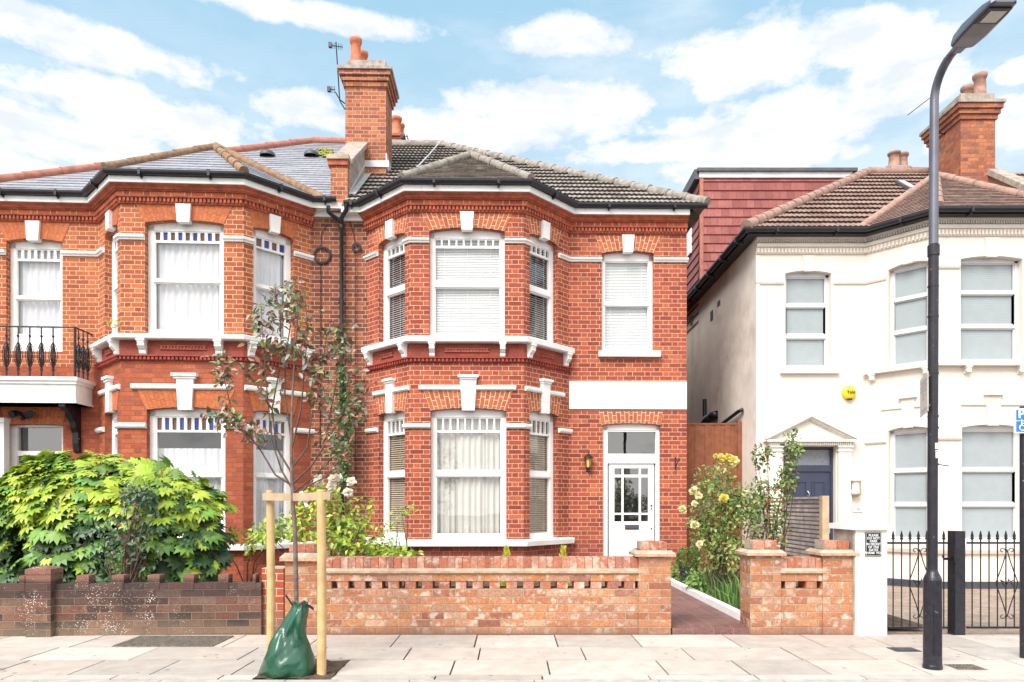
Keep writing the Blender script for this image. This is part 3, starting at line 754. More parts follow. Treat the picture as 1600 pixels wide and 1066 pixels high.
gutter(mid, [(.06, 0)] + pathm[1:5] + [(E[0] + .28, 0)], ZE, off=.19)
# arches + keystones + bands
am = MB(); km = MB(); bm_ = MB()
def fancy(face, o, Z, ztop, splay, kw0, kw1, kz1, kdbot, capw=None, capz=None, amat='arch_mid', kc=None):
    arch_bricks(am, face, o[0], o[1], Z['zs'], Z['rise'], ztop, splay, amat)
    keystone(km, face, (o[0] + o[1]) / 2, Z['zs'] + .00, kz1, kw0, kw1, .06, (capz, capw) if capw else None)
zat = zc0 - .014
fancy(ff, up, ZU, zat, .13, .175, .225, zat, .05)
fancy(ff, gf, ZG, zz(610.2), .115, .20, .262, zz(594), .05, .33, zz(587))
for f_, o_ in ((FM[1], dl), (fd, (dt0, dt1))):
    fancy(f_, o_, dict(zs=ZU['zs'], rise=.045), zat, .08, .15, .19, zat, .05)
    fancy(f_, o_, dict(zs=ZG['zs'], rise=.035), zz(610.2), .08, .15, .19, zz(594), .05, .25, zz(587))
fancy(fw_, wu, dict(zs=zw(395.6), rise=.045), zw(368.9), .12, .165, .215, zw(368.9), .05)
arch_bricks(am, fw_, du_[0] - .03, du_[1] + .0, zw(664.0), .03, zw(642.8), .04, 'arch_mid')
split(am, 'brick_arch', None, mid); split(km, 'keystone', 'white_paint', mid)
zb1, zb0 = zz(371.6, .04), zz(378.8, .04)
bprof = [(0, zb0), (.03, zb0), (.035, zb0 + .02), (.06, zb0 + .035), (.065, zb1 - .012), (.04, zb1), (0, zb1)]
for sg_ in (seg(FM, 1, -.04, 1, dl[0]), seg(FM, 1, dl[1], 2, up[0] - .0), seg(FM, 2, up[1], 3, dt0), seg(FM, 3, dt1, 4, wu[0]), seg(FM, 4, wu[1], 4, fw_.L + .02)):
    run(bm_, sg_, bprof)
zg1, zg0 = zz(661.9, .04), zz(669.3, .04)
gprof = [(0, zg0), (.03, zg0), (.055, zg0 + .025), (.06, zg1 - .02), (.04, zg1), (0, zg1)]
for sg_ in (seg(FM, 1, 0, 1, dl[0]), seg(FM, 1, dl[1], 2, gf[0]), seg(FM, 2, gf[1], 3, dt0), seg(FM, 3, dt1, 3, fd.L + .04)): run(bm_, sg_, gprof)
zh1, zh0 = zz(602.3, .04), zz(609.6, .04); hprof = [(0, zh0), (.03, zh0), (.05, zh0 + .02), (.055, zh1 - .02), (.03, zh1), (0, zh1)]
run(bm_, seg(FM, 2, ff.u(654.6), 2, ff.u(806.5)), hprof)
for f_, o_ in ((1, dl), (3, (dt0, dt1))): run(bm_, seg(FM, f_, max(.02, o_[0] - .13), f_, min(FM[f_].L - .02, o_[1] + .13)), hprof)
split(bm_, 'string_course', 'white_paint', mid)
# sills
s_ = MB(); zs1, zs0 = ZU['zb'], ZU['zb'] - .11
run(s_, pathm[1:5], [(-.12, zs0 + .02), (0, zs0), (.10, zs0), (.125, zs0 + .015), (.13, zs1 - .02), (.12, zs1 - .012), (-.12, zs1 + .004)])
s_.build('bay_sill', 'white_paint', mid)
s_ = MB(); z1 = ZG['zb']; run(s_, pathm[1:5], [(-.12, z1 - .10), (0, z1 - .10), (.12, z1 - .105), (.13, z1 - .03), (.125, z1 - .012), (-.12, z1 + .004)]); s_.build('lower_bay_sill', 'white_paint', mid)
s_ = MB(); bx(s_, fw_, fw_.u(935.8, .08), fw_.u(1032.5, .08), -.11, .09, zw(557, .08), zw(548.2, .08)); s_.build('window_sill', 'white_paint', mid)
# frieze: brackets, panels, lower dentil course
br = MB(); hb = .235
for uu in (ff.u(675.5), ff.u(785.5)): bracket(br, ff, uu, zs0 - .001, hb)
for f_ in (FM[1], fd):
    for t in (.10, .90): bracket(br, f_, f_.L * t, zs0 - .001, hb)
split(br, 'sill_bracket', 'white_paint', mid)
fr_ = MB(); run(fr_, [p for p in pathm[1:5]], rect(-.01, .004, zs0 - .235, zs0 - .001)); fr_.build('frieze', 'brick_dull', mid)
tp = MB()
def strip(face, a, b, zc_, mbb):
    mbb.mark()
    bx(mbb, face, a, b, 0, .012, zc_ - .025, zc_ + .025)
    n = int((b - a) / .05)
    for i in range(n): c = a + (b - a) * (i + .5) / n; bx(mbb, face, c - .012, c + .012, .012, .028, zc_ - .018, zc_ + .016)
    bx(mbb, face, a - .01, b + .01, 0, .032, zc_ + .016, zc_ + .03); bx(mbb, face, a - .01, b + .01, 0, .026, zc_ - .034, zc_ - .02)
zo = zz(547.5); strip(ff, ff.u(695.6), ff.u(763.5), zo, tp)
for f_ in (FM[1], fd): strip(f_, f_.L * .36, f_.L * .62, zo, tp)
split(tp, 'terracotta_panel', 'terra_panel', mid)
dn = MB(); z0 = zz(566.2, .04); run(dn, pathm[1:5], [(0, z0), (.02, z0), (.03, z0 + .012), (.03, z0 + .085), (0, z0 + .085)]); dentils(dn, pathm[1:5], .03, .058, z0 + .012, z0 + .06, .062, .036)
run(dn, pathm[1:5], rect(0, .07, z0 + .064, z0 + .084)); dn.build('dentil_course', 'terracotta_dark', mid)
# white painted panel over the door
wp = MB(); bx(wp, fw_, .0, fw_.L - .004, 0, .025, zw(639.7), zw(596.6)); wp.build('painted_band', 'stucco_white', mid)
# windows
zp0, zp1 = zz(384.0, -.1), zz(372.8, -.1)
def win_m(face, o, Z, top, rails, n, cov, **k): return window(mid, face, o[0], o[1], Z['zb'], Z['zs'], Z['rise'], top, rails, n, None, cov, **k)
ru = [(zz(448.6, -.1), zz(439.6, -.1))]; rg = [(zz(744.4, -.1), zz(736, -.1))]
gp0, gp1 = zz(672.5, -.1), zz(652.4, -.1)
win_m(ff, up, ZU, (zp0, zp1), ru, 9, 'blind', fw=.07)
win_m(ff, gf, ZG, (gp0, gp1), rg, 9, 'curtain', fw=.075)
for f_, o_ in ((FM[1], dl), (fd, (dt0, dt1))):
    win_m(f_, o_, dict(zb=ZU['zb'], zs=ZU['zs'], rise=.045), (zp0 - .01, zp1), ru, 5, 'blind', covmat='blind_dark', fw=.08)
    win_m(f_, o_, dict(zb=ZG['zb'], zs=ZG['zs'], rise=.035), (gp0 - .01, gp1), rg, 5, 'blind', covmat='blind_warm', fw=.08)
window(mid, fw_, wu[0], wu[1], zw(549), zw(395.6), .045, (0, zw(408, -.1)), [(zw(477.5, -.1), zw(471.5, -.1))], 0, None, 'blind', fw=.06)
# front door
dr = MB(); z0 = .10; zd_t = zw(664.5); dep = -.10
ua, ub = du_; 
lx = lambda px: fw_.u(px, dep)
bx(dr, fw_, ua, lx(949), dep - .08, dep + .02, z0, zd_t); bx(dr, fw_, lx(1024.2), ub, dep - .08, dep + .02, z0, zd_t)
N = 8
for i in range(N):
    a, b = ua + (ub - ua) * i / N, ua + (ub - ua) * (i + 1) / N
    dr.face([fw_.pt(a, dep + .02, zw(672.5, dep)), fw_.pt(b, dep + .02, zw(672.5, dep)), fw_.pt(b, dep + .02, arc(b, ua, ub, zd_t, .03)), fw_.pt(a, dep + .02, arc(a, ua, ub, zd_t, .03))])
bx(dr, fw_, lx(949), lx(1024.2), dep - .08, dep + .018, zw(724, dep), zw(709.3, dep))
bx(dr, fw_, lx(949), lx(1024.2), dep - .08, dep + .01, zw(675, dep), zw(672.3, dep))
dfo = dr.build('door_frame', 'upvc', mid)
tg = MB(); tg.face([fw_.pt(lx(949), dep - .03, zw(709, dep)), fw_.pt(lx(1024), dep - .03, zw(709, dep)), fw_.pt(lx(1024), dep - .03, zw(673, dep)), fw_.pt(lx(949), dep - .03, zw(673, dep))]); tg.build('transom_pane', 'glass_dark', dfo)
dm = MB(); L0, L1 = lx(951.5), lx(1022.5); dd = dep - .02; zt_ = zw(724, dep)
gx0, gx1, gy1, gy0 = lx(960), lx(1013), zw(731.7, dep), zw(815, dep)
bx(dm, fw_, L0, gx0, dd - .03, dd, z0 + .01, zt_); bx(dm, fw_, gx1, L1, dd - .03, dd, z0 + .01, zt_)
bx(dm, fw_, gx0, gx1, dd - .03, dd, gy1, zt_); bx(dm, fw_, gx0, gx1, dd - .03, dd, z0 + .01, gy0)
for a, b in ((971.5, 974.6), (998.5, 1001.8)): bx(dm, fw_, lx(a), lx(b), dd - .025, dd + .002, gy0, gy1)
for a, b in ((741.8, 745.9), (801.5, 804.5)): bx(dm, fw_, gx0, gx1, dd - .024, dd + .001, zw(b, dep), zw(a, dep))
for a, b in ((gx0 - .02, gx0), (gx1, gx1 + .02)): bx(dm, fw_, a, b, dd, dd + .012, gy0 - .02, gy1 + .02)
for a, b in ((gy0 - .02, gy0), (gy1, gy1 + .02)): bx(dm, fw_, gx0, gx1, dd, dd + .012, a, b)
for (a, b) in ((960, 983.5), (991.5, 1013)):
    za, zb_ = zw(831, dep), z0 + .14; a, b = lx(a), lx(b)
    for q in ((a, b, za - .015, za), (a, b, zb_, zb_ + .015), (a, a + .015, zb_ + .015, za - .015), (b - .015, b, zb_ + .015, za - .015)): bx(dm, fw_, q[0], q[1], dd, dd + .010, q[2], q[3])
bx(dm, fw_, L0 - .01, L1 + .01, dd - .01, dd + .03, z0, z0 + .05)
dro = dm.build('door', 'upvc', mid)
q = MB(); q.face([fw_.pt(gx0, dd - .015, gy0), fw_.pt(gx1, dd - .015, gy0), fw_.pt(gx1, dd - .015, gy1), fw_.pt(gx0, dd - .015, gy1)]); q.build('glazing', 'glass_dark', dro)
q = MB(); a, b, c, e = lx(976.7), lx(998.5), zw(827.6, dep), zw(820, dep); bx(q, fw_, a, b, dd + .0, dd + .012, c, e); bx(q, fw_, a + .025, b - .025, dd + .012, dd + .022, c + .02, e - .02); q.build('letterbox', 'leadblack', dro)
q = MB(); c0 = fw_.pt(lx(1018), dd, zw(790, dep)); q.tube([fw_.pt(lx(1018), dd, zw(790, dep)), fw_.pt(lx(1018), dd + .02, zw(790, dep))], .018, 12); q.tube([fw_.pt(lx(1018), dd, zw(826, dep)), fw_.pt(lx(1018), dd + .02, zw(826, dep))], .014, 12); bx(q, fw_, lx(1017), lx(1019), dd, dd + .016, zw(796, dep), zw(794, dep)); q.build('lock', 'leadblack', dro)
st = MB(); bx(st, fw_, ua - .12, ub + .12, -.1, .28, gz, z0); st.build('door_step', 'kerb', mid)
# roof
yR, zR = 4.25, ZE + PITCH * 4.5
xr = fm.x(692, yR)
ex = E[0] + .28
PG = ('pantile_grey', .30, .088, .014, .036)
r1 = tiled([(.07, -.25, ZE), (ex, -.25, ZE), (xr, yR, zR), (.07, yR, zR)], *PG)
r2 = tiled([(ex, -.25, ZE), (ex, 8.9, ZE), (xr, yR + .1, zR)], *PG)
r3 = tiled([(ex, 8.9, ZE), (.07, 8.9, ZE), (.07, yR, zR), (xr, yR, zR)], *PG)
r_ = merge([r1, r2, r3]); r_.name = 'roof'; r_.parent = mid
bo, rg_, T, T2, cn = bay_roof(mid, B, C, A, D, ZE, ('plaintile_moss', .10, .165, 0, .012), PG, None)
upv = Vector((0, 0, .03))
ridge(rg_, (.1, yR, zR + .03), (xr, yR, zR + .03), .10); ridge(rg_, Vector((ex, -.25, ZE)) + upv, Vector((xr, yR, zR)) + upv, .085)
ridge(rg_, Vector((ex, 8.9, ZE)) + upv, Vector((xr, yR, zR)) + upv, .085)
split(rg_, 'ridge', 'ridge_grey', mid, True)
# party parapet with its end pier and coping
pp = MB(); zp = 7.22; x0p, x1p = -.20, .07
prof = [(-.02, ZE - .25), (-.02, zp), (1.5, zp + 1.1), (1.5, ZE)]
pp.prism([(a, b) for a, b in prof], x0p + .02, x1p, 'brick_stack', axis=0)
pp.box(x0p, x1p + .02, -.10, .02, ZE - .10, zp - .12, 'brick_stack')
pp.box(x0p - .04, x1p + .03, -.14, .03, zp - .12, zp - .03, 'terracotta'); pp.box(x0p - .06, x1p + .05, -.17, .03, zp - .03, zp + .05, 'mortar_cap')
pp.prism([(.03, zp - .02), (.03, zp + .06), (1.52, zp + 1.16), (1.52, zp + 1.06)], x0p - .04, x1p + .07, 'coping', axis=0)
pp.prism([(-.02, ZE + .2), (-.02, zp - .03), (1.5, zp + 1.05), (1.5, ZE + 1.2)], x1p, x1p + .012, 'coping', axis=0)
pp.build('parapet', None, mid)
fl_ = MB(); fl_.prism([(0, ZE + .12 + .12), (1.6, ZE + .12 + 1.37 + .12), (1.6, ZE + 1.37 + .26), (0, ZE + .27)], x1p + .012, x1p + .03, axis=0)
fl_.prism([(0.05, ZE + .275), (1.62, ZE + .275 + 1.57 * PITCH), (1.62, ZE + .285 + 1.57 * PITCH), (0.05, ZE + .285)], x1p + .02, x1p + .13, axis=0)
fl_.build('flashing', 'lead', mid)
def chimney(root, x0, x1, y0, y1, z0, zs, bmat, pots, potm='pot', scale=1., capm='mortar_cap', nm='chimney'):
    c = MB(); c.box(x0, x1, y0, y1, z0, zs, bmat)
    z = zs; o = 0
    for k in range(3):
        o += .034 * scale; c.box(x0 - o, x1 + o, y0 - o, y1 + o, z, z + .085 * scale, bmat if k != 1 else bmat); z += .085 * scale
        c.box(x0 - o + .008, x1 + o - .008, y0 - o + .008, y1 + o - .008, z, z + .010, 'leadblack'); z += .010
    o += .03; c.box(x0 - o, x1 + o, y0 - o, y1 + o, z, z + .06, 'coping'); z += .06
    a = .13 * scale
    A_ = [(x0 - o, y0 - o), (x1 + o, y0 - o), (x1 + o, y1 + o), (x0 - o, y1 + o)]; B_ = [(x0 + a * .3, y0 + a * .3), (x1 - a * .3, y0 + a * .3), (x1 - a * .3, y1 - a * .3), (x0 + a * .3, y1 - a * .3)]
    for i in range(4):
        j = (i + 1) % 4; c.face([(*A_[i], z), (*A_[j], z), (*B_[j], z + .10), (*B_[i], z + .10)], capm)
    z += .10; c.box(x0 + .01, x1 - .01, y0 + .01, y1 - .01, z - .05, z + .09, 'coping'); z += .09
    c.lathe([(.33 * scale, 0), (.25 * scale, .05), (.12, .09)], ((x0 + x1) / 2, (y0 + y1) / 2, z - .01), 14, capm)
    co = c.build(nm, None, root)
    for (px_, py_, r, h) in pots:
        q = MB(); pot(q, (px_, py_, z), r, h); q.build('chimney_pot', potm, co, smooth=True)
    return co, z
yc = 1.43; cx0, cx1 = fm.x(539.5, yc), fm.x(603, yc); zs_ = fm.z(136, cx0, yc)
chim, ztop = chimney(mid, cx0, cx1, yc, yc + .74, 6.9, zs_, 'brick_stack', [(fm.x(556, yc + .25), yc + .25, .108, .56), (fm.x(567.5, yc + .60), yc + .58, .095, .52)])
q = MB(); q.box(cx1, cx1 + .02, yc - .02, yc + .8, fm.z(262, cx1, yc), fm.z(240, cx1, yc)); q.box(cx0, cx1 + .06, yc - .03, yc, fm.z(262, cx1, yc), fm.z(252, cx1, yc)); q.build('chimney_flashing', 'lead', mid)
yc2 = 5.2; a, b = fm.x(590, yc2), fm.x(629, yc2)
c2 = MB(); c2.box(a, b, yc2, yc2 + .6, 8.5, fm.z(213, a, yc2), 'brick_stack'); c2.box(a - .05, b + .05, yc2 - .05, yc2 + .65, fm.z(213, a, yc2), fm.z(209, a, yc2), 'terracotta')
co2 = c2.build('chimney', None, mid)
for px_, dy, r in ((619.5, .15, .125), (625, .45, .11)):
    q = MB(); pot(q, (fm.x(px_, yc2 + dy), yc2 + dy, fm.z(210, a, yc2)), r, .5); q.build('chimney_pot', 'pot', co2, smooth=True)
# TV cable over the roof
q = MB(); pts = [(fm.x(px, y), y, fm.z(py, fm.x(px, y), y)) for px, py, y in ((634, 276, -.9), (655, 258, .9), (672, 240, 2.4), (688, 221, 4.1))]
q.tube(pts, .012, 6); q.build('roof_cable', 'lead', mid)
# gutter outlet + shared downpipe
q = MB(); yq = -.09
def pq(px, py, y=yq): x = fm.x(px, y); return (x, y, fm.z(py, x, y))
q.tube([pq(541, 318, -.25), pq(541, 328, -.25), pq(533.5, 341), pq(533.5, 500), pq(534, 700), pq(534, 900)], .038, 10)
q.tube([pq(513, 322, -.25), pq(513, 331, -.25), pq(521, 338, -.15), pq(531, 345)], .034, 10)
for yy in (352, 470, 600): q.tube([pq(533.5, yy), pq(533.5, yy + 5)], .047, 10)
q.build('downpipe', 'black_plastic', mid, smooth=True)
# air brick and small fixings on the door side
q = MB(); bx(q, fw_, fw_.u(1072) - .01, fw_.u(1080), -.02, .1, zw(334), zw(330)); q.build('gutter_end', 'black_plastic', mid)

# ------------------------------------------------------------------ left house
TL = radians(3.0)
fl = Frame(-2.914, 11.82, TL); BL = -.80
left = empty('brick_house', (fl.o.x, fl.o.y, 0), 'orange brick house with stained glass panes, grey slate roof and black iron balcony', 'house', TL)
xl_ = fl.x(-110, 0)
LA = (fl.x(155, 0), 0.); LB = (fl.x(188.7, BL), BL); LC = (fl.x(380, BL), BL); LD = (fl.x(486, 0), 0.); LP = (0., 0.); LW = (xl_, 0.)
FL = mk_faces(fl, [LW, LA, LB, LC, LD, LP]); ff = FL[2]; fd = FL[3]; fw_ = FL[0]; f1 = FL[1]
ZU = dict(zb=zz(521, .12, ff), zs=zz(348.8, 0, ff), rise=.05); ZG = dict(zb=zz(851, .12, ff), zs=zz(640.8, 0, ff), rise=.045)
zz = lambda y, d=0.: ff.z(y, ff.L / 2, d)
up = (ff.u(226.5), ff.u(349.6)); gf = (ff.u(229), ff.u(352))
dt0, dt1 = fd.u(396), fd.u(459); dl = mir(f1, dt0 / fd.L * f1.L, dt1 / fd.L * f1.L)
zw = lambda y, d=0.: fw_.z(y, fw_.u(60), d)
zlow = zz(560)
wall = MB()
wu = (fw_.u(9.6), fw_.u(97.5)); du_ = (fw_.u(8), fw_.u(98.5))
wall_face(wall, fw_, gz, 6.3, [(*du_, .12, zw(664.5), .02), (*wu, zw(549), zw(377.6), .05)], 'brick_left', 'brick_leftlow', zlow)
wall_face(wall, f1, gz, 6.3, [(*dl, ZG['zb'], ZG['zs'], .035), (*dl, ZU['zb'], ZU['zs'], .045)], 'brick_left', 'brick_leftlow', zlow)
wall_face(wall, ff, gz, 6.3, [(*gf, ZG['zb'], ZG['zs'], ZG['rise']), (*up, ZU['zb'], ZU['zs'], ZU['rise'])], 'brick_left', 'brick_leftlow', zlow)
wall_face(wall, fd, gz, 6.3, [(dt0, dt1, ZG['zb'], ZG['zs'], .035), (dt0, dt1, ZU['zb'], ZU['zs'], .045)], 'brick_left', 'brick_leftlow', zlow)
wall_face(wall, FL[4], gz, 6.3, [], 'brick_party')
for a, b in (((0, HD), (xl_, HD)), ((xl_, HD), LW)): wall_face(wall, Face(fl, a, b), gz, 6.3, [], 'brick_party')
wall.build('wall', None, left)
pathl = [LW, LA, LB, LC, LD, LP]
zc0 = zz(317.3, .05); ZEL = zc0 + .40
cornice(left, pathl[:5], zc0, rowmat='brick_left')
f = MB(); run(f, pathl[4:6], rect(-.02, .2, zc0 + .25, zc0 + .345)); run(f, pathl[4:6], rect(-.02, .05, zc0 + .165, zc0 + .25)); split(f, 'party_fascia', 'soffit', left)
gutter(left, pathl[:5] + [(-.07, 0)], ZEL, off=.19)
am = MB(); km = MB(); bm_ = MB(); zat = zc0 - .014
fancy(ff, up, ZU, zat, .14, .19, .235, zat, .05, amat='arch_left')
fancy(ff, gf, ZG, zz(608.6), .15, .21, .265, zz(592.5), .05, .39, zz(584.5), amat='arch_left')
for f_, o_ in ((f1, dl), (fd, (dt0, dt1))):
    fancy(f_, o_, dict(zs=ZU['zs'], rise=.045), zat, .08, .15, .19, zat, .05, amat='arch_left')
    fancy(f_, o_, dict(zs=ZG['zs'], rise=.035), zz(608.6), .08, .15, .19, zz(592.5), .05, .28, zz(584.5), amat='arch_left')
fancy(fw_, wu, dict(zs=zw(377.6), rise=.05), zat, .14, .18, .235, zat, .05, amat='arch_left')
arch_bricks(am, fw_, du_[0], du_[1], zw(664.5), .02, zw(636), .06, 'arch_left')
split(am, 'brick_arch', None, left); split(km, 'keystone', 'white_paint', left)
zb1, zb0 = zz(366.8, .04), zz(375, .04)
bprof = [(0, zb0), (.03, zb0), (.035, zb0 + .02), (.06, zb0 + .035), (.065, zb1 - .012), (.04, zb1), (0, zb1)]
for sg_ in (seg(FL, 0, 0, 0, wu[0]), seg(FL, 0, wu[1], 1, dl[0]), seg(FL, 1, dl[1], 2, up[0]), seg(FL, 2, up[1], 3, dt0), seg(FL, 3, dt1, 3, fd.L + .04)): run(bm_, sg_, bprof)
zg1, zg0 = zz(661.2, .04), zz(669.3, .04); gprof = [(0, zg0), (.03, zg0), (.055, zg0 + .025), (.06, zg1 - .02), (.04, zg1), (0, zg1)]
for sg_ in (seg(FL, 1, -.04, 1, dl[0]), seg(FL, 1, dl[1], 2, gf[0]), seg(FL, 2, gf[1], 3, dt0), seg(FL, 3, dt1, 3, fd.L + .04)): run(bm_, sg_, gprof)
zh1, zh0 = zz(600, .04), zz(608.2, .04); hprof = [(0, zh0), (.03, zh0), (.05, zh0 + .02), (.055, zh1 - .02), (.03, zh1), (0, zh1)]
run(bm_, seg(FL, 2, ff.u(206), 2, ff.u(360)), hprof)
for f_, o_ in ((1, dl), (3, (dt0, dt1))): run(bm_, seg(FL, f_, max(.02, o_[0] - .2), f_, min(FL[f_].L - .02, o_[1] + .2)), hprof)
split(bm_, 'string_course', 'white_paint', left)
s_ = MB(); zs1, zs0 = ZU['zb'], ZU['zb'] - .09
run(s_, pathl[1:5], [(-.12, zs0 + .02), (0, zs0), (.12, zs0), (.14, zs0 + .015), (.15, zs1 - .02), (.14, zs1 - .012), (-.12, zs1 + .004)]); s_.build('bay_sill', 'white_paint', left)
s_ = MB(); z1 = ZG['zb']; run(s_, pathl[1:5], [(-.12, z1 - .09), (0, z1 - .09), (.12, z1 - .095), (.13, z1 - .03), (.125, z1 - .012), (-.12, z1 + .004)]); s_.build('lower_bay_sill', 'white_paint', left)
br = MB(); hb = .24
for uu in (ff.u(225), ff.u(344)): bracket(br, ff, uu, zs0 - .001, hb, .105)
for f_ in (f1, fd):
    for t in (.10, .90): bracket(br, f_, f_.L * t, zs0 - .001, hb, .1)
split(br, 'sill_bracket', 'white_paint', left)
fr_ = MB(); run(fr_, pathl[1:5], rect(-.01, .004, zs0 - .24, zs0 - .001)); fr_.build('frieze', 'brick_dull', left)
tp = MB(); zo = zz(543.5); strip(ff, ff.u(251), ff.u(322), zo, tp)
for f_ in (f1, fd): strip(f_, f_.L * .36, f_.L * .62, zo, tp)
split(tp, 'terracotta_panel', 'terra_panel', left)
dn = MB(); z0 = zz(563.5, .04); run(dn, pathl[1:5], [(0, z0), (.02, z0), (.03, z0 + .012), (.03, z0 + .085), (0, z0 + .085)]); dentils(dn, pathl[1:5], .03, .058, z0 + .012, z0 + .06, .062, .036)
run(dn, pathl[1:5], rect(0, .07, z0 + .064, z0 + .084)); dn.build('dentil_course', 'terracotta_dark', left)
def win_l(face, o, Z, top, rails, n, cols, cov='net', **k): return window(left, face, o[0], o[1], Z['zb'], Z['zs'], Z['rise'], top, rails, n, cols, cov, fmat='white_paint', **k)
ru = [(zz(441.5, -.1), zz(436.5, -.1))]; rg = [(zz(745, -.1), zz(739, -.1))]
c1 = ['glass_brown', 'glass_blue']; c2_ = ['glass_grey', 'glass_grey']
win_l(ff, up, ZU, (zz(375.6, -.1), zz(361, -.1)), ru, 9, ['glass_brown', 'glass_blue'], cill=.10, fw=.09)
win_l(ff, gf, ZG, (zz(672, -.1), zz(651, -.1)), rg, 9, c1, cill=.10, fw=.09, lowcover=zz(699))
for f_, o_ in ((f1, dl), (fd, (dt0, dt1))):
    win_l(f_, o_, dict(zb=ZU['zb'], zs=ZU['zs'], rise=.045), (zz(375.6, -.1), zz(361, -.1)), ru, 4, c1, cill=.10, fw=.085)
    win_l(f_, o_, dict(zb=ZG['zb'], zs=ZG['zs'], rise=.035), (zz(672, -.1), zz(651, -.1)), rg, 5, c1, cill=.10, fw=.085, lowcover=zz(699))
win_l(fw_, wu, dict(zb=zw(549), zs=zw(377.6), rise=.05), (zw(404.5, -.1), zw(389, -.1)), [(zw(468, -.1), zw(463.5, -.1))], 7, c2_, cill=.30, fw=.085)
# entrance under the balcony
q = MB(); dep = -.12; z0 = .12
bx(q, fw_, du_[0], fw_.u(27, dep), dep - .1, dep, z0, zw(664)); bx(q, fw_, fw_.u(96.5, dep), du_[1], dep - .1, dep, z0, zw(664)); bx(q, fw_, fw_.u(27, dep), fw_.u(96.5, dep), dep - .1, dep - .01, zw(712), zw(704)); bx(q, fw_, du_[0], du_[1], dep - .1, dep + .003, zw(664) - .03, zw(663) + .03)
efo = q.build('door_frame', 'white_paint', left)
q = MB(); q.face([fw_.pt(fw_.u(27, dep), dep - .05, zw(704)), fw_.pt(fw_.u(96.5, dep), dep - .05, zw(704)), fw_.pt(fw_.u(96.5, dep), dep - .05, zw(664)), fw_.pt(fw_.u(27, dep), dep - .05, zw(664))]); q.build('transom_pane', 'glass_dark', efo)
q = MB(); bx(q, fw_, fw_.u(27, dep), fw_.u(96.5, dep), dep - .09, dep - .05, z0, zw(712))
for a, b in ((.3, 1.1), (1.25, 1.95)):
    for k in (0, 1):
        L_ = fw_.u(30, dep) + k * .36; bx(q, fw_, L_ + .03, L_ + .30, dep - .05, dep - .035, a, b)
q.build('door', 'plinth', left)
q = MB()
for (a, b, c, e, f_) in ((-30, 15, .0, .14, 0), (-32, 17, .0, .17, 1)):
    z0_, z1_ = (.12, zw(655)) if not f_ else (zw(662), zw(655))
    bx(q, fw_, fw_.u(a), fw_.u(b), 0, e, z0_, z1_)
bx(q, fw_, fw_.u(-32), fw_.u(17), 0, .18, .0, .35); q.build('pilaster', 'white_paint', left)
# balcony
bal = MB(); ubr = fw_.u(147, 0); dF = .52
prof = lambda k: None
zt0, zt1, zb_ = zw(588.5, dF), zw(599, dF), zw(629, dF)
bx(bal, fw_, 0, ubr - .03, 0, dF - .03, zb_, zt1); bx(bal, fw_, 0, ubr + .0, 0, dF + .0, zt1, zt1 + .05); bx(bal, fw_, 0, ubr + .03, 0, dF + .03, zt1 + .05, zt0)
bx(bal, fw_, 0, ubr - .01, 0, dF - .01, zb_, zb_ + .03)
bo_ = bal.build('balcony', 'white_paint', left)
ir = MB(); zr = zw(509.5, dF); PQ = fw_.pt
ybar = dF - .04; uxr = ubr - .04
ir.tube([PQ(0, ybar, zr), PQ(uxr, ybar, zr), PQ(uxr, 0, zr)], .014, 6)
def baluster(u, dd):
    ir.mark()
    z0_ = zt0; H_ = zr - zt0
    ir.tube([PQ(u, dd, z0_), PQ(u, dd, z0_ + .10), PQ(u, dd, z0_ + .11), PQ(u, dd, z0_ + .14), PQ(u, dd, z0_ + .15), PQ(u, dd, zr)], [.012, .012, .022, .022, .010, .010], 6)
    ir.tube([PQ(u, dd, zr - .18), PQ(u, dd, zr - .15), PQ(u, dd, zr - .12)], [.008, .022, .008], 6)
    zc_ = z0_ + H_ * .44; hh = .22
    for sgn in (-1, 1):
        for (wd, hk) in ((.068, 1.), (.036, .8)):
            for ax in (0, 1):
                pts = []
                for k in range(9):
                    t = k / 8; o_ = sgn * wd * sin(pi * t) ** .8
                    pts.append(PQ(u + (o_ if ax == 0 else 0), dd + (o_ if ax else 0), zc_ - hh * hk + 2 * hh * hk * t))
                ir.tube(pts, .0055, 5)
        for kz in (-.07, .03):
            ir.tube([PQ(u - .045, dd, zc_ + kz), PQ(u + .045, dd, zc_ + kz + .06 * sgn)], .004, 4)
for i in range(10):
    u_ = fw_.u(83 - 18.2 * i, ybar)
    if u_ > .05: baluster(u_, ybar)
for dd in (.12, .25, .38): baluster(uxr, dd)
ir.mark(); ir.tube([PQ(uxr, ybar, zt0), PQ(uxr, ybar, zr + .01)], .02, 8)
for i_, o_ in enumerate(split(ir, 'baluster', 'black_iron', bo_)):
    if i_ == 0: o_.name = 'handrail'
bk = MB()
for uu in (fw_.u(122), fw_.u(-60)):
    bk.mark()
    prof = [(0, 0), (.46, 0), (.46, -.05), (.36, -.10), (.30, -.12), (.26, -.2), (.17, -.26), (.15, -.36), (.09, -.44), (.08, -.62), (.05, -.75), (.0, -.78)]
    A_ = [PQ(uu - .05, a, zb_ + b) for a, b in prof]; B_ = [PQ(uu + .05, a, zb_ + b) for a, b in prof]
    bk.face(A_[::-1]); bk.face(B_)
    for i in range(len(prof)): j = (i + 1) % len(prof); bk.face([A_[i], A_[j], B_[j], B_[i]])
    for k, (a, b, r) in enumerate(((.34, -.05, .055), (.21, -.13, .05), (.12, -.25, .04), (.07, -.38, .035), (.05, -.55, .03))):
        bk.tube([PQ(uu - .062, a, zb_ + b), PQ(uu + .062, a, zb_ + b)], r, 10)
split(bk, 'bracket', 'black_iron', bo_)
